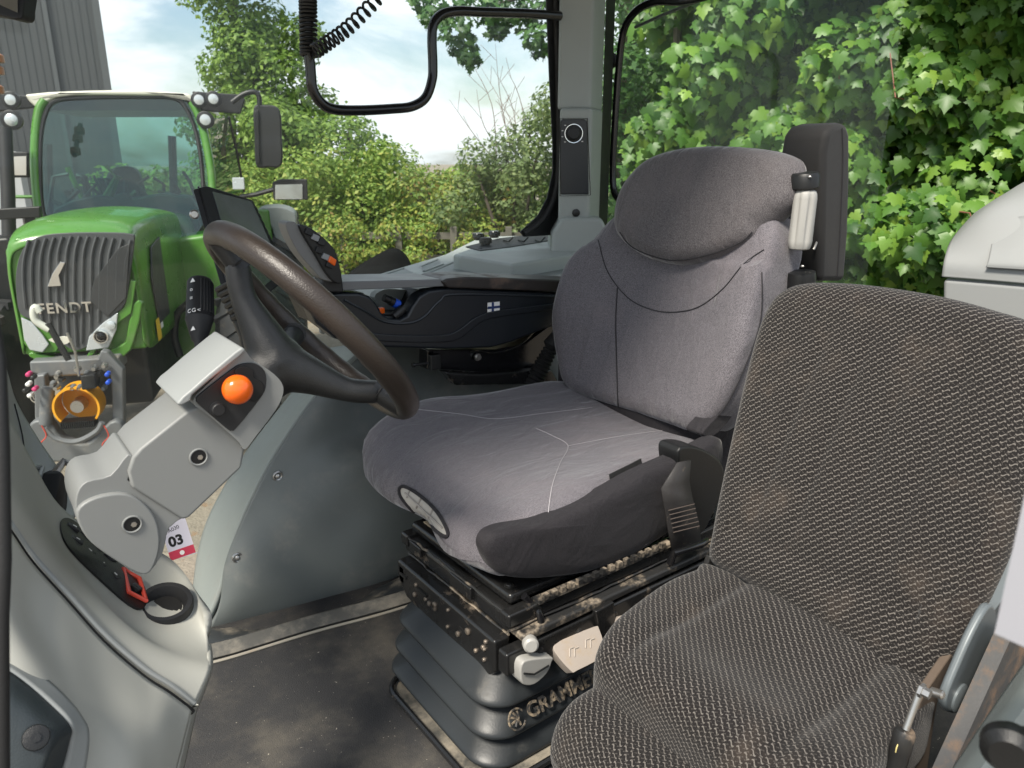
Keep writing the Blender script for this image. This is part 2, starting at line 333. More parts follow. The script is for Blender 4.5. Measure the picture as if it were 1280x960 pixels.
loft('dusty_lip', [kn3, [np.array([p[0]-.054, p[1]-.118, FL+.015]) for p in k0], kb], M('dusty_lip', (.09,.088,.08), .65, bmp=.5, bs=200, dust=(.27,.245,.2), dthr=(.4,.7), dsc=12), wa, n=6, m=4, solid=.004)
st = MB().tube([p+np.array([-.010,-.010,-.003]) for p in cat(kb, 8)], .0035, 6).build('edge_seam', M('edge_thread', (.36,.33,.27), .8, dust=DUST), wa)
# ================================================================= driver's seat
ds = thing('driver_seat', 'driver seat in a stretchy dark grey fabric cover on a black suspension base', 'seat', (1.05, 1.28, FL))
def ctop(u, v):
    w = (v-1.32)/.29; z = 1.59+.022*w*w+.028*max(0, w+.25)-.012*max(0, (u-1.25)/.2)**2
    f = max(0, (.93-u)/.22); return z-.055*f**2+.008*math.exp(-((u-.95)/.08)**2)*abs(w)
def cbot(u, v): return 1.475-.02*max(0, (.95-u)/.25)
co = [(.715,1.06),(.70,1.16),(.735,1.31),(.715,1.46),(.735,1.60),(.80,1.645),(.95,1.645),(1.15,1.625),(1.40,1.61),(1.44,1.5),(1.44,1.15),(1.40,1.04),(1.2,1.015),(1.0,1.0),(.82,.995),(.74,1.01)]
cu = pillow('cushion', co, ((0,0,0), (1,0,0), (0,1,0), (0,0,1)), ctop, cbot, cover, ds, re=.05, e=.2, cen=(1.08,1.32), rings=26)
bo = [P(x, y, v=.985) for x, y in cat([(607,690),(611,672),(630,662),(680,652),(740,625),(800,592),(860,566),(900,548),(905,575),(880,625),(840,662),(790,694),(740,714),(690,722),(650,724),(622,716)], 5, True)]
c0 = np.mean(bo, 0); vs = []; N = len(bo)
for s, dv in ((1., .03), (1., .008), (.97, -.002), (.9, -.009), (.7, -.014), (.4, -.016), (.1, -.017)):
    vs += [c0+(p-c0)*s+np.array([0, dv, 0]) for p in bo]
fs = [(i*N+k, i*N+(k+1)%N, (i+1)*N+(k+1)%N, (i+1)*N+k) for i in range(6) for k in range(N)]+[tuple(range(N)), tuple(6*N+k for k in range(N))]
link('side_bolster', mesh(vs, fs), cover_dark, ds)
seam('seam', cu, [(684,650),(690,610),(700,580),(710,558),(690,545),(670,536)], thread, .0008)
seam('seam', cu, [(710,558),(780,545),(850,536)], thread, .0006)
seam('seam', cu, [(520,512),(575,518),(620,524),(680,517),(740,510)], thread, .0007)
tg = onsurf(cu, [(762,600),(802,580)], 6, .003)
mb = MB()
for a, q in zip(tg[:-1], tg[1:]): mb.box((a+q)/2+np.array([0,0,-.001]), (q-a)/2, (0,.001,.0), np.array([.0,-.004,-.011])*.9)
mb.build('woven_tag', M('tag_black', (.02,.02,.02), .6, var=.4, vs=200), cu)
# opening at the front with the pale foam carrier showing
fop = [(x+3, y+8) for x, y in cat([(496,604),(502,600),(520,610),(540,628),(552,646),(557,660),(551,662),(535,650),(514,632),(499,615)], 4, True)]
fc = P(527,633,v=1.40); fbv = bvh(cu)
def fhit(x, y, off):
    h = fbv.ray_cast(Vector(C0), Vector(nrm(ray(x, y)))); p = np.array(h[0]) if h[0] is not None else fc
    return p-nrm(ray(x, y))*off
fo = [fhit(x, y, .003) for x, y in fop]; cm = fhit(527,633,.005)
npn = len(fop); cxy = np.mean(fop, 0); pv = []
for s_ in (1., .75, .5, .25, .04): pv += [fhit(*(cxy+(np.array(q)-cxy)*s_), .0025) for q in fop]
pan = MB().add(pv, [(i*npn+k, i*npn+(k+1)%npn, (i+1)*npn+(k+1)%npn, (i+1)*npn+k) for i in range(4) for k in range(npn)]+[tuple(4*npn+k for k in range(npn))]).build('foam_carrier', M('pale_plastic_grille', (.40,.38,.35), .55, dust=DUST, dthr=(.55,.8), dsc=30), ds)
g = MB()
for a, q in (((512,612),(508,622)), ((526,623),(520,635)), ((541,637),(535,650)), ((506,616),(553,660))): g.tube([fhit(*a, .0045), fhit((a[0]+q[0])/2, (a[1]+q[1])/2, .0045), fhit(*q, .0045)], .0022, 6)
g.build('rib', M('rib_grey', (.3,.28,.26), .6), pan)
MB().tube([fhit(x, y, .004) for x, y in fop], .004, 8, True).build('elastic_hem', cover_dark, ds)
# backrest : plane leaning back
rec = math.radians(15); Bz = nrm((math.sin(rec), 0, math.cos(rec))); Nf = nrm((-math.cos(rec), 0, math.sin(rec))); BO = np.array([1.355, 1.32, 1.58])
def loc2(px, off=0.):
    o = []
    for x, y in px:
        p = P(x, y, pl=(BO+Nf*off, Nf))-BO; o.append((-p[1], float(np.dot(p, Bz))))
    return o
bk = loc2([(714,485),(706,455),(703,425),(703,395),(710,362),(722,328),(745,300),(770,270),(815,240),(870,232),(925,240),(968,262),(980,300),(972,340),(960,390),(948,440),(925,495),(900,528),(874,540),(840,531),(800,518),(750,502)])
def btop(a, q): return .02+.5*a*a*(1 if q < .45 else .6)-.012*math.exp(-((q-.28)/.1)**2)*math.exp(-(a/.16)**2)+.03*max(0, .12-q)
ba = pillow('backrest', bk, (BO, (0,-1,0), Bz, Nf), btop, lambda a, q: -.11, cover, ds, re=.04, e=.17, rings=24)
# dark side gusset of the backrest
sg = [P(x, y, v=1.01) for x, y in cat([(985,250),(990,285),(985,330),(976,370),(960,425),(942,478),(915,522),(893,545),(878,542),(900,515),(925,470),(942,420),(955,370),(962,320),(968,275)], 4, True)]
MB().ext(sg, (0,.05,0)).build('side_gusset', cover_dark, ds, bevel=.012)
hd = loc2([(768,284),(771,252),(783,225),(806,200),(840,186),(885,180),(940,181),(978,188),(992,203),(988,240),(970,262),(950,283),(944,296),(918,311),(880,325),(842,329),(804,320),(779,303)], .05)
HN = Nf; hp = pillow('headrest_cover', hd, (BO+Nf*.05, (0,-1,0), Bz, Nf), lambda a, q: .035-.25*a*a-.35*(q-.56)**2*2, lambda a, q: -.09, cover_head, ds, re=.045, e=.22, rings=22, smoothout=True)
seam('seam', ba, [(748,300),(760,340),(785,372),(815,387),(845,390),(875,383),(905,360),(930,330),(955,312)], threadd, .0012)
seam('seam', ba, [(772,360),(770,400),(771,450),(773,508)], threadd, .0016)
seam('seam', ba, [(952,340),(950,400),(930,460),(905,510),(884,528)], threadd, .0014)
seam('seam', hp, [(775,290),(790,308),(820,321),(850,325),(890,317),(925,303),(940,290)], threadd, .0013)
MB().bx((1.37,1.05,1.42), (1.50,1.62,1.72)).build('back_frame', cover_dark, ds, bevel=.03)
# folded-up armrest on the near side with its grey grip
ar = MB().ext(PS([(1030,190),(1034,166),(1042,156),(1052,153),(1060,155),(1064,168),(1064,220),(1062,290),(1057,352),(1026,352),(1028,290)], v=.985), (0,.115,0)).build('armrest', blkpad, ds, bevel=.016, seg=4)
seam('seam', ar, [(1052,160),(1053,200),(1050,280),(1046,345)], threadd, .0012)
ab = MB()
ab.lathe(P(1006,236,v=.955), P(1007,212,v=.955)-P(1006,236,v=.955), [(0,.026),(.004,.03),(.028,.03),(.034,.026)], 28).build('bracket_collar', blk, ar)
MB().lathe(P(999,400,v=.955), P(1003,316,v=.955)-P(999,400,v=.955), [(0,.034),(.10,.032),(.113,.03),(.116,.012)], 28).build('lower_sleeve', blk, ar)
g0 = P(999,312,v=.95); g1 = P(1008,237,v=.95); ax = nrm(g1-g0); L = np.linalg.norm(g1-g0); e1 = nrm(np.cross(ax, (0,-1,0))); e2 = np.cross(e1, ax); vs = []; n = 64
prof = [(0,.019),(.04,.026),(.2,.026),(.8,.0255),(.95,.023),(1.,.018)]
for t, r in cat([(a, q, 0) for a, q in prof], 5) if False else [(a, q) for a, q in [(0,.016),(.02,.022),(.08,.025),(.15,.026),(.5,.0255),(.85,.0255),(.93,.024),(.98,.021),(1,.015)]]:
    fl_ = 1 if .1 < t < .9 else .3
    for k in range(n):
        w = 2*math.pi*k/n; rr = r*(1-.17*fl_*max(0, math.cos(6*w))**1.5); vs.append(g0+ax*L*t+(e1*math.cos(w)+e2*math.sin(w))*rr)
R9 = 9; fs = [(i*n+k, i*n+(k+1)%n, (i+1)*n+(k+1)%n, (i+1)*n+k) for i in range(R9-1) for k in range(n)]+[tuple(range(n)), tuple((R9-1)*n+k for k in range(n))]
link('grip', mesh(vs, fs), gripg, ar)
MB().tube([P(1017,312,v=1.0), P(1022,300,v=1.0), P(1024,270,v=1.0), P(1025,240,v=1.0)], .003, 8).build('rod', steel, ar)
for q in ((1014,221),(1005,333)):
    p = P(*q, v=.928); MB().lathe(p+(0,.006,0), (0,-1,0), [(0,.003),(.004,.003),(.006,.0015)], 10).build('screw', steel, ar)
# seat belt buckle stalk and webbing at the near rear corner
MB().ext(PS(cat([(848,566),(858,558),(880,562),(903,580),(905,610),(893,640),(876,668),(862,640),(852,600)], 4, True), v=.97), (0,.06,0)).build('recliner_cover', blk, ds, bevel=.015, seg=4)
wb = PS([(851,588),(845,625),(850,662),(856,690)], v=.955); mb = MB()
wn = nrm(wb[-1]-wb[0]); 
vs = []
for (x0, y0, x1, y1) in ((846,578,862,575),(826,610,860,600),(829,630,864,622),(834,660,872,652),(840,692,876,682)):
    vs += [P(x0,y0,v=.945), P(x1,y1,v=.945)]
MB().add(vs, [(2*i, 2*i+1, 2*i+3, 2*i+2) for i in range(4)]).build('webbing', M('seatbelt_webbing', (.028,.026,.026), .55, bmp=.8, bs=500, dust=DUST, dthr=(.6,.8), dsc=40), ds, solid=.004)
sw = MB()
for i in range(6): sw.tube([P(836+i*1.2,638+i*5.5,v=.9385), P(868+i*1.2,630+i*5.5,v=.9385)], .0012, 5)
sw.build('stitching', M('stitch', (.09,.07,.06), .8), ds)
MB().tube([P(838,703,v=.95), P(842,692,v=.94), P(876,680,v=.94), P(882,676,v=.95)], .009, 10).build('webbing_anchor', blkgloss, ds)
hole_ = M('slot_black', (.003,.003,.003), .8)
# ---- metal seat base
mb = MB().bx((.745,1.0,1.425), (1.36,1.385,1.45)); mb.build('top_plate', blkmet, ds, bevel=.01, seg=3)
def beam(name, a, q, w, h, mat=blkmet, bev=.006):   # horizontal beam from a to q, bottom centre line
    a = np.array(a, float); q = np.array(q, float); d = q-a; s = nrm(np.cross(d, (0,0,1)))
    return MB().box((a+q)/2+(0,0,h/2), d/2, s*w/2, (0,0,h/2)).build(name, mat, ds, bevel=bev)
beam('front_beam', (.755,.985,1.375), (.755,1.395,1.375), .05, .046, bev=.012)
beam('front_rail', (.735,1.0,1.345), (.735,1.38,1.345), .02, .024, rail_d)
for k, vv in enumerate((.985, 1.375)):
    beam('slide_rail', (.72,vv,1.40), (1.40,vv,1.40), .03, .03, blkmet)
    beam('slide_rail', (.74,vv-.012,1.372), (1.42,vv-.012,1.372), .045, .018, rail_d)
    beam('side_beam', (.70,vv-.02,1.315), (1.42,vv-.02,1.315), .03, .05, blkmet)
rk = MB()
for i in range(16): rk.bx((.80+i*.022,.962,1.437), (.812+i*.022,.972,1.448))
rk.bx((.79,.965,1.43),(1.17,.985,1.438)); rk.build('notched_rack', rail_d, ds)
fb = MB().ext([(.70,.99,1.30),(.70,1.03,1.262),(.70,1.34,1.29),(.70,1.375,1.33),(.70,1.375,1.372),(.70,.99,1.372)], (.04,0,0)); fb.build('front_plate', blkmet, ds, bevel=.007)
wbolt = M('worn_bolt', (.2,.17,.14), .4, .6, dust=DUST)
for i in range(16):
    v0 = 1.0+.36*random.random(); z0 = 1.31+.055*random.random(); hw = MB(); screw(hw, (.698,v0,z0), (-1,0,0), .0035+.004*random.random()); hw.build('bolt', wbolt, ds)
for (u, v) in ((.79,1.07),(.79,1.2),(.79,1.33),(.79,1.36),(.765,1.03)):
    MB().lathe((u,v,1.447), (0,0,1), [(0,.010),(.004,.010),(.004,.006),(.006,.005)], 14).build('bolt', rail_d, ds)
for i in range(6):
    u = .78+i*.1; MB().lathe((u,.953,1.34), (0,-1,0), [(0,.009),(.003,.009),(.004,.006),(.007,.006)], 12).build('bolt', rail_d, ds)
for a_, q_ in (((.72,.972,1.397),(1.40,.972,1.397)),((.735,.99,1.372),(.735,1.38,1.372)),((.727,1.0,1.424),(.727,1.38,1.424)),((.72,.967,1.362),(1.4,.967,1.362))):
    MB().tube([np.array(a_)*(1-t)+np.array(q_)*t+rng.normal(size=3)*.0012 for t in np.linspace(0, 1, 24)], .0028, 6).build('dust_ridge', rail_d, ds)
for v_, z_, L_ in ((1.08,1.335,.03),(1.24,1.34,.04),(1.33,1.34,.03)): MB().bx((.697,v_,z_),(.7005,v_+L_,z_+.006)).build('slot', hole_, ds)
MB().bx((.72,1.1,1.395),(.75,1.18,1.424)).build('bracket', blkmet, ds, bevel=.003); MB().bx((.72,1.3,1.395),(.75,1.35,1.424)).build('bracket', blkmet, ds, bevel=.003)
sp_ = MB().bx((.765,1.16,1.447),(.778,1.36,1.452)); sp_.build('dust_ridge', M('dried_mud', (.42,.34,.24), .9, bmp=1, bs=150), ds)
MB().tube(cat([P(655,745,v=.99), P(664,755,v=.985), P(674,768,v=.97), P(676,784,v=.965), P(668,796,v=.96), P(655,800,v=.96)], 5), .0075, 10).build('hook_rod', blkgloss, ds)
MB().tube(cat([P(503,700,v=1.47), P(504,730,v=1.45), P(530,765,v=1.4), P(575,795,v=1.3), P(610,825,v=1.2)], 5), .003, 8).build('cable', blk, ds)
MB().lathe(P(661,800,v=.955), (-.5,-1,.15), [(-.03,.010),(0,.013),(.010,.0155),(.022,.015),(.026,.011)], 26).build('adjuster_knob', gripg, ds)
kn = MB().ext(PS(cat([(652,832),(660,825),(690,822),(690,828),(684,842),(668,856),(654,856),(651,845)], 3, True), v=.93), (0,.035,0)); kn.build('lever_knob', gripg, ds, bevel=.006)
MB().tube([P(655,842,v=.927), P(668,843,v=.926), P(686,832,v=.927)], .002, 6).build('groove', blk, ds)
fpl = nrm((-.15,-1,.75)); fo2 = P(722,812,v=.93)
fl2 = MB().ext([P(x, y, pl=(fo2, fpl)) for x, y in cat([(693,806),(700,801),(742,784),(749,786),(757,812),(756,820),(722,838),(714,839),(694,816)], 3, True)], -fpl*.03); fo_ = fl2.build('lift_handle', beige, ds, bevel=.007)
fl3 = MB().ext([P(x, y, pl=(fo2, fpl)) for x, y in cat([(773,772),(785,768),(812,768),(812,778),(790,790),(776,786)], 3, True)], -fpl*.03); fl3.build('lift_handle', beige, ds, bevel=.006)
sy = MB()
for x, y in ((715,815),(735,804)):
    for dx in (-3, 3): sy.tube([P(x+dx, y+6, pl=(fo2, fpl))+fpl*.0008, P(x+dx, y-4, pl=(fo2, fpl))+fpl*.0008, P(x+dx+5, y-6, pl=(fo2, fpl))+fpl*.0008], .0012, 5)
sy.build('embossed_arrow', M('arrow_beige', (.38,.34,.3), .6), fo_)  # embossed arrows in a beige slightly paler than the handle
MB().ext(PS([(745,765),(768,752),(772,790),(752,800)], v=.94), (0,.03,0)).build('bracket', blkmet, ds, bevel=.004)
# ---- rubber bellows
def bell(z_in):
    o = []
    for z, ins in z_in:
        for x, y in rrect(.665+ins, 1.38, .955+ins*.8, 1.345-ins*.8, .07, 6): o.append((x, y, z))
    return o
prof = [(1.315,.055),(1.30,.035),(1.265,-.005),(1.252,-.012),(1.245,-.002),(1.24,.03),(1.228,.02),(1.198,-.016),(1.187,-.02),(1.18,-.01),(1.175,.026),(1.165,.014),(1.138,-.024),(1.128,-.028),(1.12,-.018),(1.116,.018),(1.108,.0),(1.10,-.02)]
vs = []; n = 28
for z, ins in prof:
    for j, (x, y) in enumerate(rrect(.665+ins, 1.38, .955+ins*.8, 1.345-ins*.8, .075, 6)):
        sag = .028*math.exp(-((y-1.18)/.09)**2)*(x < .8)*max(0, (z-1.15)/.15); vs.append((x+sag, y, z-sag*.3-.008*math.sin(y*9)*(x < .8)))
fs = [(i*n+k, i*n+(k+1)%n, (i+1)*n+(k+1)%n, (i+1)*n+k) for i in range(len(prof)-1) for k in range(n)]+[tuple(range(n))]
be = link('suspension_bellows', mesh(vs, fs), rub, ds, sub=2)
emb = M('dusty_lettering', (.02,.02,.02), .6, dust=(.24,.19,.13), dthr=(.44,.66), dsc=60)
tn = nrm((0,-.86,.5))
text('lettering', 'GRAMMER', .040, (.745,.938,1.208), (1,0,0), (0,.5,.86), emb, be, .0015, .0008, 1.02)
# round emblem before the word
o3 = np.array((.715,.9375,1.223)); eu = np.array((1.,0,0)); ev = nrm((0,.5,.86)); mb = MB()
mb.tube([o3+eu*.019*math.cos(a)+ev*.019*math.sin(a) for a in np.linspace(.5, 5.8, 20)], .0022, 6)
for a in (1.2, 1.9, 2.6, 3.4): mb.tube([o3+eu*.004, o3+eu*.015*math.cos(a)+ev*.015*math.sin(a)], .0025, 6)
for a in (4.2, 5.1): mb.tube([o3, o3+eu*.013*math.cos(a)+ev*.013*math.sin(a)], .003, 6)
mb.build('emblem', emb, be)
bp = MB(); bp.ext([(x, y, FL+.002) for x, y in rrect(.62, 1.45, .91, 1.30, .05, 5)], (0,0,.012)); bp.build('floor_pan', M('dusty_pan', (.05,.05,.045), .6, dust=(.26,.23,.18), dthr=(.4,.65)), ds, bevel=.004)
MB().tube([(x, y, FL+.02) for x, y in rrect(.615, 1.455, .905, 1.305, .055, 5)], .007, 8, True).build('pan_rim', blkmet, ds)
# ================================================================= passenger seat
psd = thing('passenger_seat', 'small folding passenger seat in black squiggle patterned fabric, dusty, nearest the camera', 'seat', (.95, .55, FL))
Pb = np.array([1.03, .56, 1.56]); rp = math.radians(24); PB = nrm((math.sin(rp),0,math.cos(rp))); PN = nrm((-math.cos(rp),0,math.sin(rp)))
def locp(px):
    o = []
    for x, y in px: p = P(x, y, pl=(Pb, PN))-Pb; o.append((-p[1], float(np.dot(p, PB))))
    return o
po = locp([(884,702),(888,665),(902,600),(918,530),(934,460),(947,410),(958,382),(972,363),(1000,351),(1050,350),(1110,356),(1180,368),(1240,384),(1290,402),(1312,440),(1305,520),(1290,600),(1272,665),(1240,740),(1205,805),(1172,850),(1142,864),(1110,848),(1050,808),(980,762),(920,725)])
am = np.mean([q[0] for q in po]); 
def ptop(a, q):
    a = a-am; z = .02-.10*(q-.25)**2
    if .05 < q < .47:
        ed = min(1, (q-.05)/.06, (.47-q)/.06)
        for k in (-.12,-.045,.035,.11): z -= .0055*ed*math.exp(-((a-k-.04*(q-.25))/.010)**2)
    return z-.006*math.exp(-((q-.055)/.02)**2)*(abs(a) < .17)
pb = pillow('backrest', po, (Pb, (0,-1,0), PB, PN), ptop, lambda a, q: -.075, pl, psd, re=.035, e=.13, rings=80, N=200)
def pctop(u, v):
    w = v-.55; z = 1.535-.09*max(0, (.80-u)/.12)**2*.5
    return z+.012*math.sin((u-.6)*18)*math.exp(-(w/.14)**2)-.008*math.exp(-((abs(w)-.13)/.015)**2)
pco = [(.70,.60),(.70,.70),(.72,.735),(.80,.76),(.92,.78),(1.0,.775),(1.04,.76),(1.04,.5),(1.04,.36),(.9,.335),(.75,.335),(.70,.38)]
pillow('cushion', pco, ((0,0,0),(1,0,0),(0,1,0),(0,0,1)), pctop, lambda u, v: 1.40, pl, psd, re=.035, e=.13, cen=(.87,.55), rings=60, N=160, swap=True)
pc2 = [(.60,.60),(.60,.68),(.62,.725),(.68,.74),(.8,.74),(.95,.74),(.97,.6),(.97,.4),(.8,.34),(.62,.34),(.60,.45)]
pillow('front_roll', pc2, ((0,0,0),(1,0,0),(0,1,0),(0,0,1)), lambda u, v: 1.445-.05*max(0, (.68-u)/.08)**2, lambda u, v: 1.33, pl, psd, re=.045, e=.2, cen=(.78,.55), rings=30, swap=True)
greym = M('scuffed_grey_metal', (.13,.15,.16), .42, .2, bmp=.2, bs=90, var=.2, dust=(.3,.26,.22), dthr=(.6,.8), dsc=20)
rust = M('rust_dust', (.095,.07,.052), .85, bmp=.8, bs=150, var=.35, vs=30)
fv = -am+Pb[1]*0
mb = MB(); ol = [Pb+np.array([0,-a,0])+PB*q for a, q in resample(locp([(1335,420),(1330,520),(1312,600),(1290,680),(1258,740),(1240,762),(1215,800),(1225,760),(1245,700),(1270,640),(1290,560),(1300,470)]), 60)]
mb.ext([p-PN*.012 for p in ol], -PN*.05).build('back_shell', greym, psd, bevel=.006)
mb = MB(); ol = [Pb+np.array([0,-a,0])+PB*q for a, q in locp([(925,500),(915,545),(900,600),(893,650),(886,700),(905,690),(935,560),(945,500)])]
mb.ext([p-PN*.02 for p in ol], -PN*.045).build('back_shell', greym, psd, bevel=.005)
hv = .325
hb = MB().ext(PS(cat([(1237,758),(1246,764),(1244,790),(1225,840),(1208,880),(1196,893),(1184,888),(1183,872),(1200,830),(1218,790)], 4, True), v=hv-.01), (0,.012,0)); hbo = hb.build('hinge_bracket', greym, psd, bevel=.005)
MB().lathe(P(1198,872,v=hv-.010), (0,-1,0), [(0,.021),(.003,.021),(.005,.017)], 24).build('hinge_cap', greym, hbo)
MB().ext(PS(cat([(1216,772),(1228,765),(1205,815),(1185,850),(1172,880),(1160,960),(1150,1010),(1130,1010),(1142,930),(1150,880),(1168,850),(1195,810)], 4, True), v=hv+.02), (0,.012,0)).build('hinge_arm', rust, psd, bevel=.003)
s0 = P(1152,858,v=hv); s1 = P(1132,912,v=hv); s2 = P(1105,1010,v=hv)
MB().cyl(s0, s1, .0045).build('strut_rod', steel, psd); MB().lathe(s1, s2-s1, [(0,.011),(.004,.013),(.03,.013),(.031,.0125),(.12,.0125)], 20).build('gas_strut', M('dusty_strut', (.02,.02,.02), .35, dust=(.22,.16,.11), dthr=(.5,.7), dsc=20), psd)
MB().tube([s1+(s2-s1)*.20+np.array([math.cos(a)*.0135,-.0,math.sin(a)*.0135]) for a in np.linspace(0, 6.28, 16)[:-1]], .001, 5, True).build('strut_ring', M('yellow_print', (.6,.5,.2), .5), psd)
MB().lathe(P(1150,862,v=hv-.02), (0,-1,0), [(0,.009),(.004,.009),(.004,.006),(.012,.006)], 6).build('strut_nut', steel, psd); MB().lathe(P(1164,864,v=hv), (0,-1,.2), [(0,.006),(.014,.006),(.016,.004)], 12).build('strut_bolt', steel, psd)
MB().ext(PS([(882,692),(900,700),(905,735),(872,760),(868,740)], v=.79), (0,-.012,0)).build('hinge_plate', rail_d, psd, bevel=.003)
MB().lathe(P(888,722,v=.80), (0,-1,0), [(0,.012),(.012,.012),(.016,.008)], 16).build('hinge_bolt', rail_d, psd)
# box body beneath the passenger seat
MB().bx((.70,.37,FL), (1.1,.73,1.335)).build('seat_box', blkm, psd, bevel=.01)
# ================================================================= steering column and wheel
sc_ = thing('steering_column', 'tilted grey steering column with brown leather rimmed wheel and orange horn knob', 'steering column', (.1, 1.08, 1.62))
wn_ = nrm((.78,-.03,.63)); e1 = np.array([0,1.,0]); e2 = np.cross(wn_, e1); e2 = nrm(e2)
WC = P(392,408,d=1.19)
def wp(a, r, h=0.): return WC+(e1*math.sin(a)+e2*math.cos(a))*r+wn_*h
RW = .197; vs = []; n1, n2 = 128, 20
for i in range(n1):
    a = 2*math.pi*i/n1
    for k in range(n2):
        w = 2*math.pi*k/n2; rr = .0177+.0009*max(0, math.sin(a*26))*(math.cos(w) < -.2); vs.append(wp(a, RW+rr*math.cos(w), rr*1.1*math.sin(w)))
fs = [(i*n2+k, i*n2+(k+1)%n2, ((i+1)%n1)*n2+(k+1)%n2, ((i+1)%n1)*n2+k) for i in range(n1) for k in range(n2)]
sw_ = link('steering_wheel', mesh(vs, fs), brown, sc_)
leath = M('black_grained_leather', (.013,.014,.015), .38, bmp=1., bs=650, var=.15)
hubc = WC-wn_*.088
def ang_of(px, py):
    p = P(px, py, pl=(WC, wn_))-WC; return math.atan2(np.dot(p, e1), np.dot(p, e2))
hb = MB().lathe(hubc-wn_*.05, wn_, [(0,.040),(.03,.044),(.06,.040),(.085,.030),(.10,.012),(.102,.002)], 30); tips_ = []
for px, py in ((292,312),(452,462),(300,420)):
    a = ang_of(px, py); pts = [hubc+wn_*.005, hubc*.74+wp(a, RW, -.005)*.26+wn_*.004, hubc*.45+wp(a, RW, -.005)*.55+wn_*.002, wp(a, RW-.05, -.010)]
    pc = cat(pts, 7); r = [.020+.026*max(0, 1-i/(len(pc)-1)*1.5)**1.3 for i in range(len(pc))]; hb.tube(pc, r, 18); tips_.append((a, pc[-1]))
hubo = hb.build('hub', leath, sw_); mm = hubo.modifiers.new('r', 'REMESH'); mm.mode = 'VOXEL'; mm.voxel_size = .004; mm.use_smooth_shade = True; mm = hubo.modifiers.new('s', 'SMOOTH'); mm.iterations = 14; mm.factor = .6
for a, p in tips_:
    q = wp(a, RW-.004, -.003); d = nrm(q-p); so = MB().tube(cat([p-d*.012, p, (p+q)/2, q], 4), [.0185]*3+[.0175]*10, 18).build('spoke', leath, sw_)
    t = nrm(np.cross(d, wn_)); k = np.cross(d, t); MB().tube([p+(t*math.cos(w)+k*math.sin(w))*.0187 for w in np.linspace(0, 6.28, 24)[:-1]], .0013, 5, True).build('spoke_ring', rubd, so)
VN = .985; TH_ = .11
up_ = cat([(300,440),(306,438),(316,450),(338,464),(352,478),(354,492),(345,512),(318,548),(306,562),(298,552),(262,520),(241,502),(262,478)], 3, True)
body = MB().ext(PS([(166,572),(176,560),(236,512),(262,505),(300,545),(306,562),(302,585),(236,648),(228,650),(165,610),(160,590)], v=VN), (0,TH_,0)).build('column_body', grey_warm, sc_, bevel=.016, seg=5)
MB().ext(PS(up_, v=VN-.01), (0,TH_+.02,0)).build('switch_pod', grey_warm, sc_, bevel=.014, seg=5)
lid = MB().ext(PS([(308,438),(300,446),(262,476),(241,494),(238,502),(226,508),(221,505),(228,496),(238,488),(258,470),(294,440),(303,434)], v=VN-.02), (0,TH_+.01,0)).build('column_lid', grey_light, sc_, bevel=.004, seg=3)
low = MB().ext(PS(cat([(96,618),(108,602),(138,594),(160,568),(170,580),(160,600),(175,605),(215,620),(236,640),(212,660),(204,690),(190,712),(176,718),(140,697),(112,676),(96,645)], 3, True), v=VN+.005), (0,TH_-.01,0)).build('column_base', grey_warm, sc_, bevel=.016, seg=5)
MB().ext(PS(cat([(96,640),(120,622),(160,618),(190,640),(200,670),(196,700),(180,719),(140,698),(108,672)], 4, True), v=VN-.002), (0,.03,0)).build('pivot_cover', grey_warm, sc_, bevel=.006, seg=4)
hole = M('hole_black', (.004,.004,.004), .7)
for x, y, vv in ((248,571,VN),(165,655,VN-.002)):
    p = P(x, y, v=vv); MB().lathe(p+(0,.002,0), (0,-1,0), [(0,.0105),(.0026,.0105),(.003,.008)], 24).build('screw_recess', hole, body)
    MB().tube([p+np.array([math.cos(w)*.011, -.001, math.sin(w)*.011]) for w in np.linspace(0, 6.28, 28)[:-1]], .0014, 6, True).build('recess_rim', grey_warm, body)
    screw(MB(), p, (0,-1,0)); mm = MB(); mm.lathe(p+(0.002,-.0008,-.001), (0,-1,0), [(0,.004),(.001,.0035)], 6); mm.build('screw', steel, body)
pan = MB().ext(PS(cat([(246,500),(250,493),(290,462),(304,455),(320,455),(331,464),(333,480),(327,496),(296,535),(290,538),(284,536),(250,507)], 3, True), v=VN-.014), (0,.02,0)).build('switch_panel', blkm, sc_, bevel=.004)
MB().ext(PS(cat([(294,463),(304,458),(316,462),(318,472),(328,478),(330,490),(320,502),(312,498),(316,486),(306,478),(298,474)], 4, True), v=VN-.0165), (0,.006,0)).build('switch_recess', hole, pan, bevel=.001)
ok = P(297,487,v=VN-.03); MB().lathe(ok+(0,.03,0), (0,-1,0), [(0,.006),(.012,.006),(.016,.0145),(.023,.0185),(.030,.0197),(.037,.018),(.042,.0136),(.0455,.007),(.0465,.001)], 40).build('orange_knob', orange, pan)
bk_ = P(272,511,v=VN-.014); MB().lathe(bk_, (0,-1,0), [(0,.0105),(.002,.0105),(.0022,.0085),(.006,.0085),(.007,.0075)], 32).build('push_button', blkm, pan)
# rubber hose ribs behind, between column and wheel
rb = MB()
for i in range(6):
    a = P(272+i*4, 362+i*7, d=1.33); q = P(292+i*3.5, 352+i*7, d=1.25); rb.tube([a, q], .0055, 8)
rb.build('ribbed_boot', rubd, sc_)
